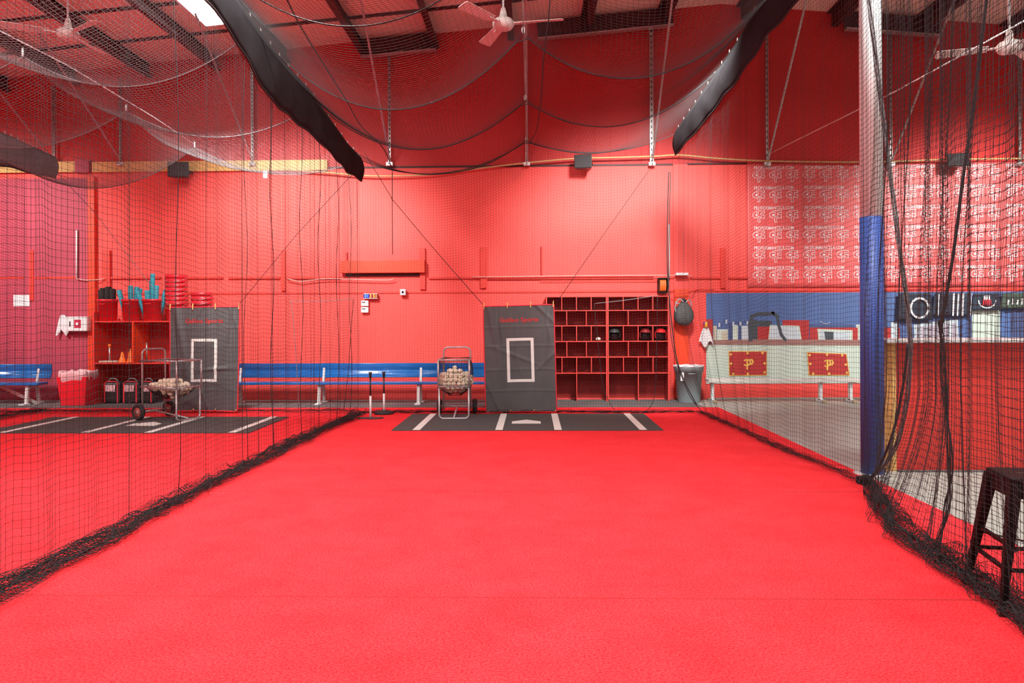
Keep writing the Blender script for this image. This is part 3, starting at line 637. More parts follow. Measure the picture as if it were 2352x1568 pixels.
def rib(pts, w, closed=False):
    n0 = len(mb.v); ribbon(mb, pts, w, -.004, closed)
    for i in range(n0, len(mb.v)): v = mb.v[i]; mb.v[i] = (v[0], v[1]+fnw(v[0], v[2]), v[2])
for r in range(6):
    zt = BH-.085-r*s; zl = zt-.155
    for k in range(int(BW/cwid)+1):
        x = .08+k*cwid
        if x+cwid > BW+.05: break
        add_text(mb, 'PROFORMANCELR.COM', .092, x+.42, -.004, zt, .012, .74, fnw)
        for j in range(3):
            x0 = x+.02+j*lw; h = .215; z0 = zl-h/2
            q = lambda a, b: (x0+a*.23, z0+b*h)
            rib([q(.30+.27*math.cos(g), .62+.27*math.sin(g)) for g in np.linspace(.5, 5.9, 10)], .010)
            rib([q(.32, .98), q(.98, .98), q(.98, .80), q(.70, .80), q(.70, .62), q(.98, .62), q(.98, .34), q(.74, .34), q(.74, .48), q(.62, .48), q(.62, .0), q(.44, .0), q(.44, .36)], .010)
            st = []
            for g in range(10): rr = .17 if g % 2 == 0 else .075; an = PI/2+g*PI/5; st.append(q(.36+rr*math.cos(an)*.95, .62+rr*math.sin(an)))
            mb.add([(p_[0], -.005+fnw(*p_), p_[1]) for p_ in st]+[(q(.36, .62)[0], -.005+fnw(*q(.36, .62)), q(.36, .62)[1])], [(i, (i+1) % 10, 10) for i in range(10)])
mb.build('printed_emblems', M_prt, t)
# ------------------------------------------------------------ mural
Ym = D-.03
_pl = [0]
def poly_px(mb, pts, m, lay, Y0=Ym):
    _pl[0] += 1; lay += (_pl[0] % 9)*.035; mb.use(m); P_ = [at(x, y, Y0) for x, y in pts]; mb.add([(p_.x, Y0-lay*.002, p_.z) for p_ in P_], [tuple(range(len(P_)))])
mdk = mat('print_dark', (.05, .07, .085), .6); mrd = mat('print_red', (.42, .03, .03), .6); mwh = mat('print_white', (.50, .60, .66), .6); mgl = mat('print_gold', (.78, .48, .10), .5)
mbr = mat('print_brown', (.30, .16, .14), .6); mnv = mat('print_navy', (.055, .09, .22), .6); mtn = mat('print_tan', (.5, .48, .38), .6)
t = thing('wall_mural', 'printed mural of blue sky, red cabins and a cream wall with gold-edged red panels', 'mural', (0, 0, 0))
mb = MB()
xr = 2440
poly_px(mb, [(1622, 881), (xr, 878), (xr, 668), (1622, 673)], M_cream, 0)
poly_px(mb, [(1622, 740), (xr, 735), (xr, 668), (1622, 673)], M_sky, 1)
poly_px(mb, [(1622, 784), (xr, 781), (xr, 730), (1622, 738)], M_sky, 1.2)
poly_px(mb, [(1622, 784), (1637, 784), (1637, 733), (1622, 733)], mrd, 2)
for x0, x1, y0, m_ in ((1638, 1646, 748, mtn), (1647, 1672, 756, M_cream), (1657, 1671, 762, mtn), (1674, 1682, 742, mnv), (1683, 1695, 746, M_cream), (1697, 1702, 742, mnv), (1703, 1719, 748, mwh),
                      (1722, 1740, 734, mdk), (1742, 1770, 736, mdk), (1740, 1858, 750, mrd), (1797, 1858, 735, mrd), (1858, 1960, 745, mnv), (1860, 1970, 752, mrd), (1966, 1985, 745, M_cream), (2030, 2066, 752, mrd), (2046, 2062, 740, mwh)):
    poly_px(mb, [(x0, 783), (x1, 783), (x1, y0), (x0, y0)], m_, 2.5)
rs = random.Random(2)
for k in range(14): x = 1650+k*5.4; y = rs.uniform(733, 742); poly_px(mb, [(x, y+9), (x+4, y+9), (x+4, y), (x, y)], mwh if k % 3 == 0 else mnv, 2.7)
poly_px(mb, [(1764, 782), (1841, 781), (1836, 748), (1768, 746)], M_cream, 3); poly_px(mb, [(1767, 781), (1838, 780), (1833, 751), (1771, 749)], mwh, 3.5)
poly_px(mb, [(1880, 786), (1958, 788), (1958, 758), (1877, 755)], M_cream, 3); poly_px(mb, [(1885, 785), (1950, 787), (1950, 763), (1882, 760)], mwh, 3.5)
poly_px(mb, [(1896, 785), (1914, 786), (1914, 762), (1893, 761)], mdk, 4)
mb.use(mdk)
rp = [(1724, 780), (1722, 745), (1727, 726), (1740, 721), (1775, 720)]
def rpx(pts, w, m_, lay):
    mb.use(m_); q = [at(x, y, Ym) for x, y in pts]; ribbon(mb, [(p_.x, p_.z) for p_ in q], w, Ym-lay*.002)
rpx(rp, .065, mdk, 5); rpx([(1775, 718), (1785, 726), (1788, 745), (1794, 768), (1803, 780)], .055, mdk, 5); rpx([(1742, 742), (1770, 742)], .05, mdk, 5)
rpx([(1884, 738), (1892, 743), (1900, 743), (1906, 740)], .01, mwh, 5)
poly_px(mb, [(1622, 791), (xr, 795), (xr, 783), (1760, 779), (1622, 781)], mbr, 4.5)
for pts in ([(1674, 863), (1761, 862), (1761, 806), (1673, 806)], [(1857, 862), (1951, 862), (1944, 812), (1853, 808)]):
    cxm = sum(p_[0] for p_ in pts)/4; cym = sum(p_[1] for p_ in pts)/4
    poly_px(mb, pts, mgl, 6); poly_px(mb, [(cxm+(x-cxm)*.965, cym+(y-cym)*.94) for x, y in pts], mrd, 6.5)
    for i in range(4):
        x, y = pts[i]; x2, y2 = pts[(i+1) % 4]
        for fr in (.06, .5):
            qx, qy = x+(x2-x)*fr, y+(y2-y)*fr; qx = cxm+(qx-cxm)*.88; qy = cym+(qy-cym)*.84
            poly_px(mb, [(qx+3*math.cos(g), qy+3*math.sin(g)) for g in np.linspace(6.28, 0, 9)[:-1]], mgl, 7)
    q = at(cxm-4, cym, Ym); mb.use(mgl)
    ribbon(mb, [(q.x+.01+.07*math.cos(g), q.z+.015+.055*math.sin(g)) for g in np.linspace(-2.2, 2.2, 9)], .025, Ym-.014)
    q = at(cxm+4, cym, Ym)
    ribbon(mb, [(q.x-.045, q.z-.10), (q.x-.045, q.z+.07), (q.x+.04, q.z+.07), (q.x+.065, q.z+.03), (q.x+.04, q.z-.01), (q.x-.04, q.z-.01)], .028, Ym-.0145)
poly_px(mb, [(2100, 782), (2202, 781), (2200, 733), (2150, 738), (2098, 745)], mwh, 5); poly_px(mb, [(2104, 782), (2198, 781), (2196, 742), (2106, 750)], mat('print_lilac', (.42, .38, .46), .6), 5.5)
for x in (2110, 2125, 2165, 2180): poly_px(mb, [(x, 782), (x+4, 782), (x+4, 742), (x, 745)], mwh, 6)
poly_px(mb, [(2232, 782), (2296, 782), (2296, 710), (2232, 710)], M_cream, 5); poly_px(mb, [(2320, 782), (2352, 782), (2352, 716), (2320, 716)], mnv, 5)
for f in range(0): pass
mb.build('print', None, t); t.location = (0, 0, 0)
# jerseys
mjn = mat('navy_jersey', (.025, .04, .065), .8, var=.15, scale=6); mjg = mat('dark_green_jersey', (.05, .08, .06), .8, var=.3, scale=8)
def jersey(x0, x1, y0, y1, m_, kind, lb):
    a = at(x0, y0, D-.12); c = at(x1, y1, D-.12); W = c.x-a.x; H = a.z-c.z
    t = thing('jersey', lb, 'jersey', (a.x, D-.10, c.z))
    sheet(lambda u, v: (W*(u-.5)*(1-.12*v)+W/2, -.02+.018*math.sin(u*17+v*2), H*v), 24, 8).build('body', m_, t, solid=.008)
    mb = MB()
    if kind == 0:
        ribbon(mb, [(W*.62+W*.25*math.cos(g), H*.45+H*.36*math.sin(g)) for g in np.linspace(0, 2*PI, 17)[:-1]], .035, -.046, True)
    elif kind == 1:
        for q in (.12, .5, .62, .74, .95): ribbon(mb, [(W*q, H*.02), (W*q+.02, H*.95)], .03 if q in (.5, .62, .74) else .015, -.046)
    elif kind == 2:
        ribbon(mb, [(W*.5+W*.3*math.cos(g), H*.55+H*.42*math.sin(g)) for g in np.linspace(-PI, 0, 10)], .02, -.046); mb.use(M_prt); mb.m = [0]*len(mb.f)
        mb.use(M_binding)
        for g in range(5): ribbon(mb, [(W*(.36+.07*g), H*.3), (W*(.38+.06*g), H*.6)], .02, -.046)
        mb.use(M_prt)
        for g in range(4): ribbon(mb, [(W*(.40+.06*g), H*.62), (W*(.40+.06*g), H*.82)], .02, -.046)
    else:
        for g in range(5): ribbon(mb, [(W*(.2+.15*g), H*.3), (W*(.22+.15*g), H*(.5+.1*(g % 2)))], .028, -.046)
    mb.build('lettering', M_prt, t)
jersey(2060, 2142, 673, 735, mjn, 0, 'navy jersey with a large white ring, leftmost on the far wall')
jersey(2142, 2232, 673, 724, mjn, 1, 'navy jersey with white vertical stripes beside the ringed jersey')
jersey(2233, 2298, 673, 712, mjn, 2, 'navy jersey with round red and white emblem')
jersey(2299, 2370, 673, 708, mjg, 3, 'dark green jersey with white lettering at the right edge')
# ------------------------------------------------------------ backdrops
def backdrop(tl, tr, br, bl, Yt, Yb_, lb, seed):
    A, B_, Cc, Dd = at(*tl, Yt), at(*tr, Yt), at(*br, Yb_), at(*bl, Yb_)
    t = thing('backdrop', lb, 'backdrop', ((Cc.x+Dd.x)/2, Yb_, max(0, cz)))
    rs = np.random.RandomState(seed); cr = [(rs.rand(), rs.rand(), rs.rand()*3.1, rs.rand()*.5+.5) for _ in range(9)]
    def W(u, v, off=0):
        top = A.lerp(B_, u); bot = Dd.lerp(Cc, u); p = bot.lerp(top, v); y = 0
        y += .035*math.exp(-((u-.08-.28*(1-v))/.05)**2)*(v**.7)-.035*math.exp(-((1-u-.06-.22*(1-v))/.05)**2)*(v**.7)
        y += .03*math.sin(u*7+seed)*math.sin(v*2.4)
        for a, b, g, h in cr: d = (u-a)*math.cos(g)+(v-b)*math.sin(g); y += .018*h*math.exp(-(d/.018)**2)*math.exp(-((u-a)**2+(v-b)**2)/.08)
        for ff in (.2, .4, .62, .8): y += .006*math.exp(-((v-ff)/.008)**2)
        z = p.z+.015*4*u*(1-u)*(1-v)
        return Vector((p.x, p.y-y-off, max(z, .02)))-t.location
    sheet(lambda u, v: W(u, v), 80, 110).build('sheet', M_grey, t, solid=.004)
    def edge(u0, v0, u1, v1):
        mb = MB(); mb.tube([W(u0+(u1-u0)*i/40, v0+(v1-v0)*i/40, .0) for i in range(41)], .0095, 6); return mb
    for e in ((0, 0, 0, 1), (1, 0, 1, 1), (0, 0, 1, 0), (0, 1, 1, 1)): edge(*e).build('binding', M_binding, t)
    mb = MB(); u0, u1, v0, v1 = .315, .70, .28, .695; th = .042; tv = .026
    def fr(a0, a1, b0, b1):
        sheet(lambda u, v: W(a0+(a1-a0)*u, b0+(b1-b0)*v, .006), 16, 20, mb)
    fr(u0, u1, v1-tv, v1); fr(u0, u1, v0, v0+tv); fr(u0, u0+th, v0, v1); fr(u1-th, u1, v0, v1); mb.build('strike_zone', M_wline, t)
    vs, fs = text_polys('Galileo Sports', 1, .012); wmax = max(v[0] for v in vs); mb = MB()
    mb.add([W(.50+v[0]/wmax*.275, .865+v[1]*.056, .006) for v in vs], fs); mb.build('lettering', mat('red_print', (.62, .02, .02), .6), t)
    for k, u in enumerate((.01, .34, .67, .99)):
        mb = MB(); p = W(u, 1, .01); mb.beam(p+Vector((0, 0, -.04)), p+Vector((.004, 0, .06)), .012, .02); mb.build('peg', M_wood, t)
    mb = MB()
    for u in (.03, .35, .68, .98): p = W(u, .012, .006); mb.tube([p, p+Vector((0, -.006, 0))], .014, 10)
    mb.build('eyelet', mat('brass', (.6, .45, .25), .35, .8), t)
    return t
backdrop((1110, 704), (1272, 699), (1279, 946), (1116, 948), 12.18, 12.22, 'grey hanging backdrop with white strike rectangle in the middle lane', 1)
backdrop((389, 706), (549, 704), (545, 945), (390, 945), 12.2, 12.24, 'grey hanging backdrop with white strike rectangle in the left lane', 4)
# ------------------------------------------------------------ ball carts
def tubeset(mb, lst, r=.014):
    for l in lst: mb.tube(l, r, 8)
def rloop(x0, x1, y, z0, z1, rad=.08, n=5, top=True):
    pts = [(x0, y, z0)]
    s = 1 if top else -1
    for i in range(n+1): a = PI-i*PI/2/n; pts.append((x0+rad+rad*math.cos(a), y, z1-s*rad+s*rad*math.sin(a)))
    for i in range(n+1): a = PI/2-i*PI/2/n; pts.append((x1-rad+rad*math.cos(a), y, z1-s*rad+s*rad*math.sin(a)))
    return pts+[(x1, y, z0)]
def ball_cart(lb, loc, rz):
    t = thing('ball_cart', lb, 'cart', loc, rz); w = .235; fy, by = -.40, .33; zl, zu = .50, .90
    mb = MB(); tubeset(mb, [rloop(-w+.02, w-.02, by, .07, 1.07, .075)]); mb.build('handle_frame', M_tube, t)
    mb = MB(); tubeset(mb, [rloop(-w+.01, w-.01, fy+.02, zl, .014, .06, top=False)]); mb.build('front_leg_frame', M_tube, t)
    mb = MB()
    for z in (zl, zu): tubeset(mb, [[(-w, fy, z), (w, fy, z), (w, by, z), (-w, by, z), (-w, fy, z)]])
    for sx in (-w, w): tubeset(mb, [[(sx, fy, zl), (sx, fy, zu)]])
    mb.build('basket_frame', M_tube, t)
    mb = MB(); tubeset(mb, [[(-w, by, .12), (w, by, .12)], [(0, by, .12), (0, fy+.02, .03)]]); mb.build('axle_frame', M_tube, t)
    for sx in (-1, 1):
        mb = MB(); x = sx*(w+.05); prof = [(.085, -.03), (.115, -.035), (.13, -.02), (.132, 0), (.13, .02), (.115, .035), (.085, .03)]
        n = 28; vs = []; fs = []
        for r, d in prof:
            for j in range(n): a = 2*PI*j/n; vs.append((x+d, by+r*math.cos(a)*.92, .122+r*math.sin(a)*.92))
        k = len(prof)
        for i in range(k):
            for j in range(n): fs.append((i*n+j, i*n+(j+1) % n, ((i+1) % k)*n+(j+1) % n, ((i+1) % k)*n+j))
        mb.add(vs, fs, True); wh = mb.build('wheel', M_tyre, t)
        mb = MB(); mb.tube([(x-.02, by, .122), (x+.02, by, .122)], .078, 20); mb.build('rim', mat('rim_red', (.5, .12, .1), .5) if rz > .5 else M_gal, wh)
        mb = MB(); mb.tube([(x-.035, by, .122), (x+.035, by, .122)], .022, 10); mb.build('hub', M_gal, wh)
    return t
def bag_net(t, fill):
    # slack net bag slung inside the frame
    w, fy, by = .235, -.40, .33; nu, nv = 56, 11; cy0 = (fy+by)/2; G = np.zeros((nv, nu+1, 3))
    for j in range(nv):
        v = j/(nv-1); z = .90-.56*v if fill == 'high' else .51-.20*v
        bul = (1+.17*math.sin(PI*min(1, v*1.25)))*(1 if v < .8 else 1-(v-.8)*3) if fill == 'high' else math.cos(v*1.35)*1.0+.02
        for i in range(nu+1):
            a = 2*PI*i/nu; ca, sa = math.cos(a), math.sin(a); e = 2.0/3.2
            G[j, i] = (w*bul*math.copysign(abs(ca)**e, ca), cy0+.36*bul*math.copysign(abs(sa)**e, sa), z)
    return net_obj('net_bag', G, .0022, M_net, t)
# baseballs
def ico(r):
    mb = MB(); n = 10; m_ = 7; vs = [(0, 0, -r)]
    for i in range(1, m_): 
        a = PI*i/m_-PI/2
        for j in range(n): b_ = 2*PI*j/n; vs.append((r*math.cos(a)*math.cos(b_), r*math.cos(a)*math.sin(b_), r*math.sin(a)))
    vs.append((0, 0, r)); fs = []
    for j in range(n): fs.append((0, 1+(j+1) % n, 1+j)); fs.append((len(vs)-1, 1+(m_-2)*n+j, 1+(m_-2)*n+(j+1) % n))
    for i in range(m_-2):
        for j in range(n): fs.append((1+i*n+j, 1+i*n+(j+1) % n, 1+(i+1)*n+(j+1) % n, 1+(i+1)*n+j))
    mb.add(vs, fs, True); return mb
ball_me = None
def fill_balls(loc, rz, layers, lb, grp):
    global ball_me
    rs = random.Random(3); r = .0365; ca, sa = math.cos(rz), math.sin(rz)
    for li, (z, hw, hd) in enumerate(layers):
        ny = int(2*hd/(2*r*.88))+1
        for j in range(ny):
            y = -hd+r+j*2*r*.88
            if y > hd-r+.01: break
            nx = int((2*hw-2*r)/(2*r*1.01))+1
            off = (r if (j+li) % 2 else 0)
            for i in range(nx):
                x = -hw+r+i*2*r*1.01+off*.8
                if (abs(x)/hw)**2.6+(abs(y)/hd)**2.6 > 1: continue
                if li < len(layers)-3 and (abs(x)/hw)**2.6+(abs(y)/hd)**2.6 < .42: continue
                if y > 0 and li < 2: continue
                x += rs.uniform(-.006, .006); yy = y+rs.uniform(-.006, .006); zz = z+rs.uniform(-.008, .008)
                if ball_me is None:
                    o = ico(r).build('baseball', M_ball); ball_me = o.data
                else:
                    o = bpy.data.objects.new('baseball', ball_me); C.objects.link(o)
                o.location = (loc[0]+x*ca-(yy-.015)*sa, loc[1]+x*sa+(yy-.015)*ca, loc[2]+zz); tag(o, lb, 'ball', grp)
                o.rotation_euler = (rs.random()*6, rs.random()*6, 0)
pc = onfloor(1042, 958); loc1 = (pc.x+.03, 11.86, cz)
t1 = ball_cart('silver wheeled ball cart seen front-on at the middle lane mat', loc1, 0.03); bag_net(t1, 'high')
fill_balls(loc1, .03, [(.42, .17, .22), (.475, .24, .30), (.535, .262, .35), (.595, .27, .36), (.655, .24, .30), (.71, .13, .14), (.765, .05, .05)], 'worn cream baseball heaped in the net of middle lane cart', 'baseballs in middle lane cart')
loc2 = (onfloor(395, 955).x+.24, 11.46, cz+.012); rz2 = math.radians(68)
t2 = ball_cart('silver wheeled ball cart seen side-on on the left lane mat', loc2, rz2); bag_net(t2, 'low')
fill_balls(loc2, rz2, [(.36, .12, .18), (.415, .19, .28), (.47, .215, .32), (.53, .215, .32), (.585, .12, .18)], 'worn cream baseball lying in the net of left lane cart', 'baseballs in left lane cart')
# ------------------------------------------------------------ batting tees
def tee(x, y, px_top, lb, basew, rz=0, Hh=None, base0=cz):
    t = thing('batting_tee', lb, 'batting tee', (x, y, base0), rz); H = Hh
    if basew > 0:
        mb = MB(); pl = [(-basew, -.05), (-basew*.3, -.04), (0, -.10), (basew*.7, -.06), (basew, .02), (basew*.6, .02), (0, .07), (-basew*.4, .03), (-basew, .04)]
        mb.prism([(a, b_, .0) for a, b_ in pl], (0, 0, .022)); mb.build('base', mat('tee_rubber', (.05, .05, .045), .7), t, bevel=.006)
    else:
        mb = MB(); mb.lathe([(0, 0), (.15, 0), (.16, .02), (.13, .045), (.04, .06), (0, .06)], n=26, close=False); mb.build('base', M_tyre, t)
    mb = MB(); mb.tube([(0, 0, .02), (0, 0, H*.5)], .017, 10); mb.build('pole', M_white, t)
    mb = MB(); mb.tube([(0, 0, H*.45), (0, 0, H*.9)], .013, 10); mb.build('inner_pole', M_blk, t)
    mb = MB(); mb.lathe([(.012, 0), (.02, .02), (.022, .07), (.03, .10)], (0, 0, H*.88), n=14); mb.build('cup', M_blk, t)
    return t
q = onfloor(860, 963); tee(q.x-.06, q.y, 0, 'white and black batting tee with flat base, left of the pair', .20, .1, .70)
q = onfloor(882, 952); tee(q.x, q.y, 0, 'white and black batting tee with round black base, right of the pair', -1, 0, .66)
# ------------------------------------------------------------ cubby unit
def cubby(xl, xr_, lb):
    Yf0 = D-.42; a = at(xl, 680, Yf0); c = at(xr_, 680, Yf0); W = c.x-a.x
    zs_ = [at(1400, y, Yf0).z for y in (681, 713, 748, 784, 820, 857)]; H = zs_[0]
    t = thing('cubby_unit', lb, 'shelving', (a.x, Yf0, 0.01))
    M_in = mat('cubby_shade_red', (.34, .014, .011), .6, var=.05); M_edge = mat('cubby_lit_red', (.80, .07, .055), .55); T = .02; dp = .40  # same red twice: inside darkened as shade, fronts lighter as lit
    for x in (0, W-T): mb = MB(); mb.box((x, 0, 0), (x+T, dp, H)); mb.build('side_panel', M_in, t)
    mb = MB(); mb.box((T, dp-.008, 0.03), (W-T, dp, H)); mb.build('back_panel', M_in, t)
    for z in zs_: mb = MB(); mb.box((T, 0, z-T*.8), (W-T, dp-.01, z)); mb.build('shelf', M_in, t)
    zz = zs_+[0]
    for i, n in enumerate((4, 3, 4, 3, 4, 2)):
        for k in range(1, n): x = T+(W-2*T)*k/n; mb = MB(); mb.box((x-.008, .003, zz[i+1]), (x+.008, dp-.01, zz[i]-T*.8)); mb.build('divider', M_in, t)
    mb = MB()
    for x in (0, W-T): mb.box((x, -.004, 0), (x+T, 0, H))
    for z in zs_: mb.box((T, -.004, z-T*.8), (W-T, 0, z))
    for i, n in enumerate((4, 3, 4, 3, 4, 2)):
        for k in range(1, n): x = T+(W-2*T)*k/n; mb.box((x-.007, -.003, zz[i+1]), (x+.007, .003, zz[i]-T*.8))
    mb.build('lit_face_edges', M_edge, t)  # thin front strips added to carry the lit red
    return t, zs_, Yf0, a.x, W
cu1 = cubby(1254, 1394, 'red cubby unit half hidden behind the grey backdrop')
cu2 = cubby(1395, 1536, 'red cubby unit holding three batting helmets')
def helmet(px, py, col, lb, ms=1.0):
    p = at(px, 783, D-.28); t = thing('batting_helmet', lb, 'helmet', (p.x, D-.27, p.z+.013))
    mb = MB(); n, m_ = 28, 14; vs = []; fs = []
    for i in range(m_+1):
        a = PI/2-(PI/2+.75)*i/m_
        for j in range(n): b_ = 2*PI*j/n; rr = math.cos(a) if a > 0 else 1-.10*(a*a); vs.append((.108*rr*math.cos(b_), .128*rr*math.sin(b_), .125+.115*math.sin(a)*(1 if a > 0 else 1.1)))
    for i in range(m_):
        for j in range(n):
            b_ = 2*PI*(j+.5)/n; zc = i/m_; front = math.sin(b_) < -.45
            if front and zc > .52: continue
            fs.append((i*n+j, i*n+(j+1) % n, (i+1)*n+(j+1) % n, (i+1)*n+j))
    mb.add(vs, fs, True); mb.build('shell', col, t, solid=.006)
    mb = MB()
    vs = []
    for j in range(13): b_ = -PI+PI*j/12; vs.append((.098*math.cos(b_), .118*math.sin(b_)-.004, .158)); vs.append((.098*math.cos(b_), .118*math.sin(b_)-.065*max(0, -math.sin(b_)), .148))
    mb.add(vs, [(2*j, 2*j+1, 2*j+3, 2*j+2) for j in range(12)], True); mb.build('brim', col, t, solid=.006)
    mb = MB(); mb.lathe([(.0, .0), (.09, .0), (.095, .09), (.07, .15), (0, .17)], (0, .02, .02), n=20, close=False); mb.build('padding', M_blk, t)
    mb = MB(); mb.lathe([(.012, 0), (.008, .01), (0, .012)], (0, 0, .238), n=10, close=False); mb.build('button', col, t)
helmet(1411, 768, mat('helmet_black', (.05, .055, .06), .15), 'glossy black batting helmet in the cubby unit')
helmet(1482, 767, mat('helmet_maroon', (.25, .02, .025), .25), 'dark red batting helmet, left of the bright red one')
helmet(1517, 767, mat('helmet_red', (.65, .02, .025), .2), 'bright red batting helmet in the rightmost cubby')
p = at(1374, 780, D-.33); mb = MB(); mb.lathe([(0, -.03), (.045, -.02), (.05, .0), (.03, .03), (0, .035)], n=14, close=False); o = mb.build('cloth_ball', mat('cloth_pink', (.75, .6, .55), .8, bump=.5, bscale=60)); o.location = (p.x, p.y, cu1[1][3]+.045)
tag(o, 'small crumpled pale cloth lying in an otherwise empty cubby', 'cloth')
# ------------------------------------------------------------ benches
def plank(mb, x0, x1, y0, y1, z, th=.035): mb.box((x0, y0, z-th), (x1, y1, z))
def blue_bench(x0, x1, legs, lb):
    t = thing('bench', lb, 'bench', ((x0+x1)/2, 13.65, .01)); cx = (x0+x1)/2; h = (x1-x0)/2
    mb = MB(); sheet(lambda u, v: (-h+2*h*u, .30+.028*math.cos((v-.5)*PI)+.006*math.cos(v*4*PI)+.03*v, .46+.26*v), 2, 24, mb); mb.build('backrest', M_blue, t, solid=.02)
    mb = MB(); mb.box((-h, -.06, .355), (h, .24, .40)); mb.build('seat', M_blue, t, bevel=.008)
    for lx in legs:
        x = lx-cx; mb = MB(); mb.beam((x, -.02, 0), (x, .02, .36), .05, .05); mb.beam((x, .02, .30), (x, .32, .34), .04, .05); mb.beam((x, .28, .30), (x, .36, .66), .04, .05); mb.beam((x, .34, 0), (x, .28, .32), .045, .045)
        mb.build('leg', mat('bench_leg_white', (.6, .58, .57), .4), t)
        mb = MB(); mb.box((x-.05, -.16, 0), (x+.05, .02, .02)); mb.box((x-.05, .28, 0), (x+.05, .4, .02)); mb.build('foot', M_white, t)
    return t
blue_bench(at(515, 850, 13.9).x, at(1170, 850, 13.9).x, [at(p_, 900, 13.7).x for p_ in (540, 735, 962, 1150)], 'long blue bench with backrest behind the middle ball cart')
t = blue_bench(at(-260, 850, 13.9).x, at(112, 850, 13.9).x, [at(p_, 900, 13.7).x for p_ in (-100, 66)], 'blue bench with backrest at the left edge beside red bin')
e = at(112, 850, 13.9).x-t.location.x
mb = MB(); mb.beam((e-.05, .05, .0), (e-.9, .2, .33), .03, .05); mb.build('brace', M_gal, t)
t = thing('bench', 'white backless bench on pedestal legs before the mural', 'bench', (at(1800, 870, 13.9).x, 13.95, 0))
xa = at(1623, 870, 13.95).x-t.location.x; xb = at(2100, 870, 13.95).x-t.location.x
mb = MB(); mb.box((xa, -.14, .385), (xb, .14, .43)); mb.box((xa, -.145, .37), (xb, -.13, .43)); mb.build('seat', mat('bench_white', (.68, .70, .66), .35), t, bevel=.006)
for p_ in (1636, 1884, 1953):
    x = at(p_, 900, 13.95).x-t.location.x; mb = MB(); mb.beam((x, 0, .04), (x, 0, .37), .045, .10); mb.beam((x, -.2, .03), (x, .2, .03), .045, .05); mb.box((x-.06, -.12, .36), (x+.06, .12, .378)); mb.build('leg', M_white, t)
    for s in (-.2, .2): mb = MB(); mb.box((x-.035, s-.03, 0), (x+.035, s+.03, .055)); mb.build('foot_cap', mat('rust_tan', (.42, .33, .22), .7), t, bevel=.01)
# ------------------------------------------------------------ bins
p = onfloor(1577, 921); t = thing('trash_can', 'round grey trash can with white liner beside the cubbies', 'trash can', (p.x, min(p.y, 13.95), 0.0)); k = p.y/13.95
H = .66
mb = MB(); mb.lathe([(0, 0), (.195, 0), (.20, .02), (.245, H-.10), (.262, H-.10), (.268, H-.02), (.275, H), (.258, H), (.24, H-.1), (.19, .03), (0, .03)], n=36, close=False); mb.build('body', M_can, t)
mb = MB(); mb.tube([(.27*math.cos(a), .27*math.sin(a), H+.008+.006*math.sin(a*9)) for a in np.linspace(0, 2*PI, 41)[:-1]], .012, 6, closed=True); mb.lathe([(.25, H), (.23, H-.12), (.0, H-.2)], n=24, close=False); mb.build('liner', M_cloth, t)
mb = MB(); mb.tube([(-.06, -.262, H-.12), (-.055, -.295, H-.12), (.055, -.295, H-.12), (.06, -.262, H-.12)], .012, 6); mb.build('handle', M_can, t)
mb = MB(); mb.box((-.19, -.225, H-.25), (-.13, -.215, H-.1)); mb.build('sticker', M_white, t)
p = onfloor(182, 929); t = thing('trash_can', 'red square trash bin with translucent liner beside the shelf', 'trash can', (at(180, 900, 13.6).x, 13.62, .01))
def sq(w): return [(-w, -w*.85), (w, -w*.85), (w, w*.85), (-w, w*.85)]
mb = MB(); vs = [(x, y, 0) for x, y in sq(.22)]+[(x, y, .52) for x, y in sq(.275)]+[(x, y, .52) for x, y in sq(.26)]+[(x, y, .03) for x, y in sq(.205)]
mb.add(vs, [(3, 2, 1, 0), (12, 13, 14, 15)]+[(a, (a+1) % 4, (a+1) % 4+4, a+4) for a in range(4)]+[(a+4, (a+1) % 4+4, (a+1) % 4+8, a+8) for a in range(4)]+[(a+8, (a+1) % 4+8, (a+1) % 4+12, a+12) for a in range(4)]); mb.build('body', M_bucket, t, bevel=.02)
M_lin = mat('pink_liner', (.75, .45, .48), .4, bump=.6, bscale=12)
mb = MB()
rows = []
for z, s_ in ((.44, .268), (.49, .285), (.57, .29), (.62, .275), (.60, .25), (.45, .235)):
    for i in range(40):
        a = 2*PI*i/40; ca, sa = math.cos(a), math.sin(a); e = .45; x = s_*math.copysign(abs(ca)**e, ca); y = s_*.85*math.copysign(abs(sa)**e, sa); jz = .02*math.sin(i*1.3)+.03*math.cos(a)*(z < .5)
        rows.append((x+.008*math.sin(i*2.2), y, z+jz))
mb.add(rows, [(r*40+i, r*40+(i+1) % 40, (r+1)*40+(i+1) % 40, (r+1)*40+i) for r in range(5) for i in range(40)], True); mb.build('liner', M_lin, t)
# ------------------------------------------------------------ red shelf and what it carries
Ys = 13.72; xs0 = at(212, 800, Ys).x; xs1 = at(492, 800, Ys).x; zt_ = at(300, 738, Ys).z; zm_ = at(300, 834, Ys).z
t = thing('storage_shelf', 'red wooden storage shelf with two open tiers behind left backdrop', 'shelving', (xs0, Ys, .01)); W = xs1-xs0; dp = .62
for x in (0, W-.03): mb = MB(); mb.box((x, 0, 0), (x+.035, dp, zt_+(.16 if x == 0 else .0))); mb.build('side_panel', M_red, t)
for z in (zt_, zm_): mb = MB(); mb.box((.03, 0, z-.025), (W-.02, dp, z)); mb.build('shelf', M_red, t)
mb = MB(); mb.box((.03, dp-.01, 0), (W-.02, dp, zt_-.025)); mb.build('back_panel', mat('shelf_back_shade_red', (.38, .016, .012), .6, var=.08), t)  # back panel in a darker red, painting in the shade inside the shelf
xd = at(303, 800, Ys).x-xs0; mb = MB(); mb.box((xd, .0, zm_), (xd+.03, dp-.02, zt_-.025)); mb.build('divider', M_orange, t)
ztop = zt_+.012
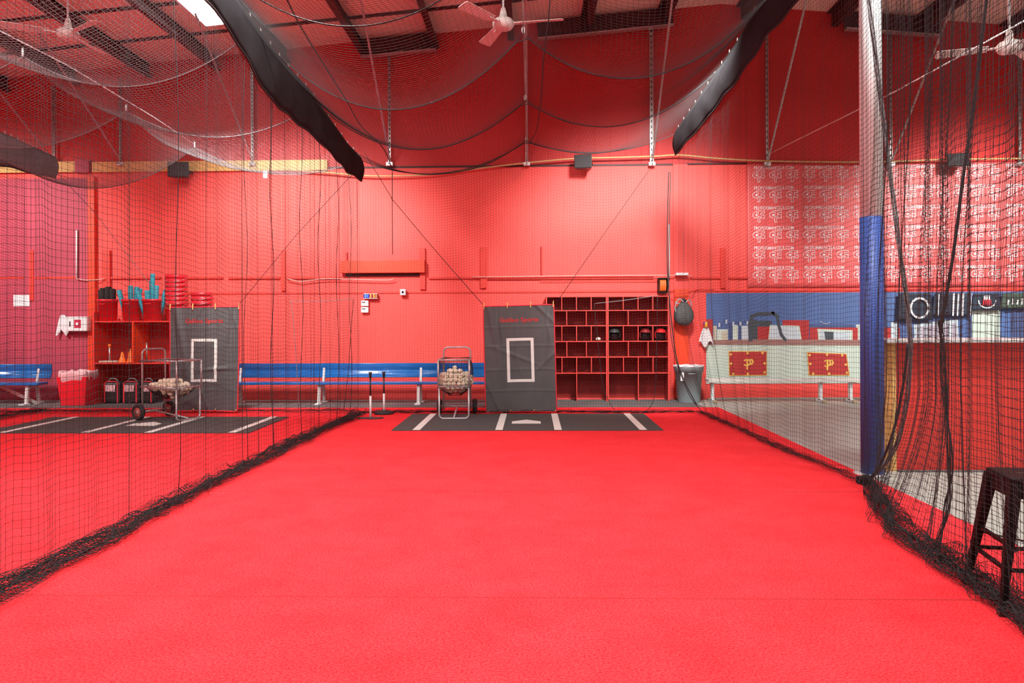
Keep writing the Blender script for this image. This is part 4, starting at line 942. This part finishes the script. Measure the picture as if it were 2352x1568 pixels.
def bin_(x, lb, loc=None, H=.42, r0=.15, r1=.175, name='storage_bin', rot=0, cat='bin', grp=None):
    t = thing(name, lb, cat, loc or (x, Ys+.22, ztop), rot, grp)
    mb = MB(); mb.lathe([(0, 0), (r0, 0), (r1, H-.04), (r1+.012, H-.04), (r1+.012, H), (r1-.005, H), (r0-.006, .01), (0, .01)], n=28, close=False); mb.build('body', M_bucket, t)
    mb = MB(); mb.tube([(-.05, -r1-.004, H-.08), (-.045, -r1-.02, H-.09), (.045, -r1-.02, H-.09), (.05, -r1-.004, H-.08)], .009, 6); mb.build('handle', M_bucket, t)
    return t
BXs = [at(x, 720, Ys+.2).x for x in (246, 302, 349)]
bl = ['red bin of fuzzy black rollers, leftmost on the shelf', 'red bin of short teal foam rollers in the middle of the shelf top', 'red bin with the tallest teal foam roller']
for x, l in zip(BXs, bl): bin_(x, l, H=.40, r0=.155, r1=.172)
def roller(x, y, z, L, r, m_, lb, tilt, grp):
    mb = MB(); mb.tube([(0, 0, 0), (0, 0, L-.015), (0, 0, L)], [r, r, r*.8], 14); o = mb.build('foam_roller', m_); o.location = (x, y, z); o.rotation_euler = tilt; tag(o, lb, 'foam roller', grp)
rs = random.Random(11)
for k, (dx, dy, L) in enumerate(((-.11, -.02, .57), (-.05, -.09, .60), (.03, -.07, .62), (.10, -.04, .59), (0, .05, .63), (.07, .07, .58), (-.07, .08, .60))):
    roller(BXs[0]+dx*.9, Ys+.22+dy*.9, ztop+.012, L, .046, M_bfoam, 'fuzzy black roller standing in the leftmost red bin', (0, dx*.35, 0), 'black rollers in the left bin')
for dx, dy, L, ti in ((-.06, -.05, .58, -.28), (.02, -.08, .64, 0), (.07, -.02, .62, .05), (.03, .07, .60, .15)):
    roller(BXs[1]+dx, Ys+.22+dy, ztop+.012, L, .044, M_teal, 'teal foam roller standing in the middle red bin', (0, ti, 0), 'teal rollers in the middle bin')
for dx, dy, L, ti, sg in ((-.09, -.04, .56, -.30, 0), (-.03, -.09, .55, -.05, 0), (.02, -.06, .86, .02, 1), (-.02, .04, .74, -.02, 2), (.08, -.06, .64, .05, 0), (.09, .05, .58, .25, 0)):
    roller(BXs[2]+dx, Ys+.22+dy, ztop+.012, L, .044, M_teal, ['teal foam roller standing in the rightmost red bin', 'tallest teal foam roller standing above the rest', 'second tallest teal foam roller, behind the tallest'][sg], (0, ti, 0), None if sg else 'teal rollers in the right bin')
def bucket_stack(px, n, z0, lb, grp, flip=False):
    x = at(px, 700, Ys+.2).x; base = None
    for k in range(n):
        loc = (x+.004*math.sin(k*2), Ys+.24, z0+k*.082)
        if base is None:
            base = thing('bucket', lb, 'bucket', loc, 0, grp)
            mb = MB(); mb.lathe([(0, 0), (.155, 0), (.185, .30), (.197, .30), (.197, .33), (.19, .36), (.178, .36), (.15, .012), (0, .012)], n=28, close=False); mb.build('body', M_bucket, base)
            mb = MB(); mb.tube([(.198*math.cos(a), .198*math.sin(a), .315-.10*abs(math.sin(a))) for a in np.linspace(PI, 2*PI, 15)], .004, 5); mb.build('handle', M_gal, base)
        else: tree_ = tree(base); tree_.location = loc
bucket_stack(403, 7, ztop, 'red bucket in the tall nested stack on the shelf', 'tall stack of red buckets')
bucket_stack(462, 3, ztop, 'red bucket in the short nested stack on the shelf', 'short stack of red buckets')
# tees and cones on the middle tier
zmid = zm_+.012
q = at(252, 830, Ys+.15)
tt = thing('batting_tee', 'batting tee with flat white base in the shelf middle tier, left', 'batting tee', (q.x, Ys+.15, zmid))
mb = MB(); mb.box((-.16, -.10, 0), (.18, .10, .03)); mb.build('base', mat('tee_base_cream', (.45, .42, .34), .6), tt, bevel=.012)
mb = MB(); mb.tube([(0, 0, .03), (0, 0, .28)], .016, 10); mb.build('pole', M_gal, tt)
mb = MB(); mb.lathe([(0, 0), (.025, .01), (.025, .05), (0, .06)], (0, 0, .28), n=12, close=False); mb.build('cup', M_cone, tt)
q = at(334, 830, Ys+.15)
tt = thing('batting_tee', 'batting tee with dark base in the shelf middle tier, right', 'batting tee', (q.x, Ys+.2, zmid))
mb = MB(); mb.lathe([(0, 0), (.13, 0), (.14, .02), (.05, .04), (0, .04)], n=20, close=False); mb.build('base', M_tyre, tt)
mb = MB(); mb.tube([(0, 0, .03), (0, 0, .36)], .014, 10); mb.build('pole', M_gal, tt)
for px, H, lb in ((281, .19, 'short orange cone in the shelf, left of the taller cone'), (297, .24, 'taller orange cone beside the shelf divider')):
    q = at(px, 830, Ys+.1); tt = thing('traffic_cone', lb, 'cone', (q.x, Ys+.10+.04*(px > 290), zmid))
    mb = MB(); mb.lathe([(.062, .008), (.055, .03), (.016, H), (.010, H+.004), (0, H+.004)], n=22, close=False); mb.build('body', M_cone, tt)
    mb = MB(); mb.box((-.068, -.068, 0), (.068, .068, .012)); mb.build('base', M_cone, tt, bevel=.004)
# bags
def bag(px0, px1, lb, seed):
    a = at(px0, 900, Ys+.03).x; c = at(px1, 900, Ys+.03).x; W = c-a
    t = thing('equipment_bag', lb, 'bag', ((a+c)/2, Ys+.25, .012)); h = .40
    mb = MB(); mb.box((-W/2, -.2, 0), (W/2, .2, h)); mb.build('body', M_blk, t, bevel=.05)
    mb = MB()
    for sx in (-W/2+.03, W/2-.06, ): mb.box((sx, -.208, .02), (sx+.022, -.198, h-.03))
    mb.tube([(-W/2+.03, -.19, h-.03), (-W/4, -.2, h+.005), (W/4, -.2, h+.005), (W/2-.03, -.19, h-.03)], .010, 6); mb.build('piping', M_binding, t)
    mb = MB(); mb.box((-W*.33, -.209, .22), (W*.22, -.2, .34)); mb.build('label_patch', mat('patch_pink', (.72, .4, .42), .6, var=.6, scale=14, stretch=(3, 1, 1)), t)
    mb = MB(); mb.tube(spline([(-W*.28, -.12, h-.01), (-W*.15, -.14, h+.05), (W*.15, -.14, h+.05), (W*.28, -.12, h-.01)], 5), .012, 6); mb.build('handle', mat('bag_handle_grey', (.2, .2, .2), .6), t)
bag(234, 275, 'black bag with red piping, leftmost in the shelf bottom', 1)
bag(278, 318, 'black bag with red piping in the middle of shelf bottom', 2)
bag(320, 352, 'black bag with red piping, rightmost in the shelf bottom', 3)
# ------------------------------------------------------------ small things on the walls
Yw = D-.06
def wbox(name, x0, x1, y0, y1, th, m_, lb, cat, Y=Yw, bevel=.004):
    a = at(x0, y1, Y); c = at(x1, y0, Y); t = thing(name, lb, cat, ((a.x+c.x)/2, Y, a.z)); W = c.x-a.x; H = c.z-a.z
    mb = MB(); mb.box((-W/2, -th, 0), (W/2, 0, H)); mb.build('body', m_, t, bevel=bevel); return t, W, H
t, W, H = wbox('paper_sheet', 31, 68, 677, 703, .003, M_cloth, 'blank white paper pinned on the crimson wall above left bench', 'paper', bevel=0)
t, W, H = wbox('first_aid_box', 161, 211, 727, 760, .16, M_white, 'white wall cabinet with red emblem beside the shelf', 'wall box', Yw, .01)
mb = MB(); mb.box((-W*.08, -.165, H*.22), (W*.22, -.16, H*.80)); mb.build('emblem', mat('emblem_crimson', (.45, .02, .06), .5), t)
mb = MB(); mb.box((.0, -.168, H*.42), (W*.10, -.165, H*.60)); mb.build('mark', M_white, t)
mb = MB(); mb.box((-W*.30, -.166, H*.32), (-W*.25, -.16, H*.68)); mb.build('slot', M_blk, t)
def cloth(x, z, Y, W, H, lb, seed, m_=M_cloth):
    t = thing('towel', lb, 'towel', (x, Y, z-H))
    def f(u, v):
        wd = W*(.22+.78*(1-v)**.6); zz = H*v-(.06*math.sin(u*9+seed))*(1-v)
        return ((u-.5)*wd, -.04-.035*abs(math.sin(u*8+seed))*(1-.5*v), zz)
    sheet(f, 28, 14).build('cloth', m_, t, solid=.006)
    mb = MB(); mb.tube([(0, .02, H-.01), (0, -.06, H)], .012, 8); mb.build('hook', M_gal, t); return t, H
q = at(148, 723, Yw); cloth(q.x, q.z, Yw-.0, .26, .35, 'white towel hanging beside the white wall cabinet', 1)
q = at(1620, 752, D-.05); t, H = cloth(q.x, q.z, D-.05, .28, .32, 'white towel hanging under a small yellow and purple clip', 4)
mb = MB(); mb.tube([(0, -.07, H), (0, -.07, H+.11)], [.03, .022], 10); mb.build('clip', mat('yellow_plastic', (.85, .5, .05), .4), t)
mb = MB(); mb.tube([(-.035, -.06, H+.06), (-.03, -.06, H+.11)], .022, 8); mb.build('clip', mat('purple_plastic', (.2, .06, .35), .4), t)
t, W, H = wbox('digital_clock', 836, 869, 674, 686, .06, mat('clock_red_case', (.25, .01, .02), .3), 'digital clock with glowing blue and red digits on the wall', 'clock')
mb = MB(); mb.box((-W*.46, -.064, H*.1), (-W*.08, -.06, H*.9)); mb.build('blue_panel', mat('clock_blue', (.01, .03, .4), .3), t)
mb = MB(); add_text(mb, '01', H*.95, -W*.27, -.067, H*.5, .01, .9); mb.build('digits', mat('digit_blue', (.1, .2, 1), .5, emit=(.1, .3, 1), es=2.5), t)
mb = MB(); add_text(mb, '3 51', H*.95, W*.20, -.067, H*.5, .015, .9); mb.build('digits', mat('digit_orange', (1, .3, .05), .5, emit=(1, .25, .05), es=3), t)
mb = MB(); mb.box((-W/2, -.063, 0), (W/2, -.058, H*.08)); mb.box((-W/2, -.063, H*.92), (W/2, -.058, H)); mb.build('rim', M_white, t)
for y0, y1, l in ((690, 703, 'white wall thermostat, upper of the two below the clock'), (705, 718, 'white wall thermostat, lower of the two below the clock')):
    t, W, H = wbox('thermostat', 830, 847, y0, y1, .035, M_white, l, 'thermostat', bevel=.012)
    mb = MB(); mb.box((-W*.35, -.038, H*.6), (W*.1, -.035, H*.75)); mb.build('display', M_blk, t)
t, W, H = wbox('junction_box', 920, 933, 664, 678, .07, mat('box_grey', (.55, .57, .6), .4), 'small grey junction box on the wall pipe', 'electrical box')
mb = MB(); mb.lathe([(0, 0), (.02, 0)], (0, 0, 0), n=10); mb.v = [(v[0], -.072, v[1]+H*.5) for v in mb.v]; mb.build('dial', M_blk, t)
t, W, H = wbox('tag_card', 605, 614, 392, 409, .004, M_white, 'small white tag hanging under the timber plank', 'tag', YF-.05, 0)
for pts, lb in (([(853, 754), (858, 751), (868, 752), (870, 755), (864, 759), (856, 758)], 'wide tan patch of bare wall below the thermostats'), ([(926, 772), (930, 768), (932, 775), (931, 790), (927, 792), (925, 782)], 'upright pale patch of peeled paint right of the tan patch')):
    mb = MB(); q = [at(x, y, D-.004) for x, y in pts]; mb.prism([tuple(v) for v in q], (0, .003, 0)); tag(mb.build('paint_patch', mat('bare_plaster', (.72, .55, .42), .8, var=.2, scale=30)), lb, 'paint patch')
# hose reel
t, W, H = wbox('hose_reel', 1510, 1530, 640, 672, .02, M_gal, 'orange cord wound on a metal wall reel above the cubbies', 'cord reel')
mb = MB()
for k in range(9): x = -W*.30+k*W*.075; mb.tube([(x, -.10+.06*math.cos(a), H*.5+H*.42*math.sin(a)) for a in np.linspace(0, 2*PI, 19)[:-1]], .010, 6, closed=True)
mb.build('cord', mat('orange_cord', (.85, .16, .02), .5), t)
mb = MB()
for s in (-1, 1): mb.box((s*W*.48-.006, -.17, 0), (s*W*.48+.006, 0, H))
mb.box((-W*.5, -.17, -.01), (W*.5, 0, .01)); mb.box((-W*.5, -.17, H-.01), (W*.5, 0, H+.01)); mb.build('frame', M_blksat, t)
mb = MB(); mb.tube(spline([at(1532, 668, Yw), at(1545, 674, Yw-.12), at(1585, 672, Yw-.12), at(1600, 665, Yw), at(1640, 664, Yw)], 5), .007, 6); tag(mb.build('cable', M_red), 'red painted cable looping from the cord reel across pilaster', 'cable')
# small shelf lip over pilaster
t, W, H = wbox('conduit_cover', 1550, 1578, 627, 633, .14, M_cloth, 'small pale conduit cover on the wall above hanging bag', 'conduit cover', Yw)
# hanging bag
q = at(1571, 748, D-.28); zt2 = at(1571, 683, D-.28).z; Hb = zt2-q.z
t = thing('hanging_bag', 'dark grey drawstring bag hanging on the orange pilaster', 'bag', (q.x, D-.28, q.z))
mb = MB(); mb.lathe([(0, 0), (.08, .01), (.155, .07), (.185, .16), (.18, .25), (.14, .34), (.085, .41), (.04, .46)], n=30, sy=.62, close=False)
for i, v in enumerate(mb.v): a = math.atan2(v[1], v[0]); k = 1+.05*math.sin(a*9)*min(1, v[2]/.3); mb.v[i] = (v[0]*k, v[1]*k, v[2])
mb.build('sack', mat('grey_fabric', (.07, .08, .08), .7, bump=.3, bscale=25), t)
mb = MB(); mb.tube(spline([(-.07, 0, .40), (-.14, -.02, .42), (-.17, -.02, .33), (-.15, -.03, .25)], 5), .012, 6); mb.tube(spline([(-.02, -.05, .44), (-.08, -.03, .50), (-.16, 0, .42)], 5), .014, 6); mb.tube(spline([(.03, -.03, .44), (.10, -.02, .48), (.15, 0, .36)], 5), .012, 6); mb.build('strap', mat('strap_grey', (.35, .35, .36), .6), t)
mb = MB(); mb.tube([(0, .14, Hb-.02), (0, 0, Hb-.03)], .014, 8); mb.lathe([(.02, 0), (.05, .02), (.05, .05), (0, .07)], (0, -.0, .44), n=14); mb.build('hook', M_blk, t)
# ------------------------------------------------------------ stool at right foreground
sx, sy = 2.625, 4.06
t = thing('metal_stool', 'tall black metal stool behind the net at right edge', 'stool', (sx, sy, cz), math.radians(-10))
H = .675
mb = MB(); mb.prism([(-.15, -.165, H-.035), (.15, -.165, H-.035), (.165, -.15, H-.035), (.165, .15, H-.035), (.15, .165, H-.035), (-.15, .165, H-.035), (-.165, .15, H-.035), (-.165, -.15, H-.035)], (0, 0, .035)); mb.build('seat', M_blksat, t, bevel=.010)
mb = MB(); mb.box((-.075, -.012, H), (.075, .012, H+.001)); mb.build('grip_slot', M_blk, t)
mb = MB()
for a, c in (((-.15, -.15), (.15, -.15)), ((.15, -.15), (.15, .15)), ((.15, .15), (-.15, .15)), ((-.15, .15), (-.15, -.15))): mb.beam((*a, H-.07), (*c, H-.07), .012, .07)
mb.build('apron', M_blksat, t)
for ax in (-1, 1):
    for ay in (-1, 1):
        mb = MB(); mb.beam((ax*.14, ay*.14, H-.03), (ax*.235, ay*.235, 0), .075, .055, up=(ax, 0, 0), w2=.032, h2=.028); lg = mb.build('leg', M_blksat, t, bevel=.008)
        mb = MB(); mb.box((ax*.235-.02, ay*.235-.02, 0), (ax*.235+.02, ay*.235+.02, .03)); mb.build('foot', M_blk, lg)
def lp(ax, ay, z): k = .14+.095*(1-z/(H-.03)); return (ax*k, ay*k, z)
for z in (.22, .34):
    for (a, c) in (((-1, -1), (1, -1)), ((1, -1), (1, 1)), ((1, 1), (-1, 1)), ((-1, 1), (-1, -1))):
        if z > .3 and a[1] == c[1]: continue
        mb = MB(); mb.beam(lp(*a, z), lp(*c, z), .018, .018); mb.build('brace', M_blksat, t)
mb = MB(); mb.beam(lp(-1, -1, .30), lp(1, 1, .30), .015, .006); mb.build('brace', M_blksat, t)
mb = MB(); mb.beam(lp(1, -1, .31), lp(-1, 1, .31), .015, .006); mb.build('brace', M_blksat, t)
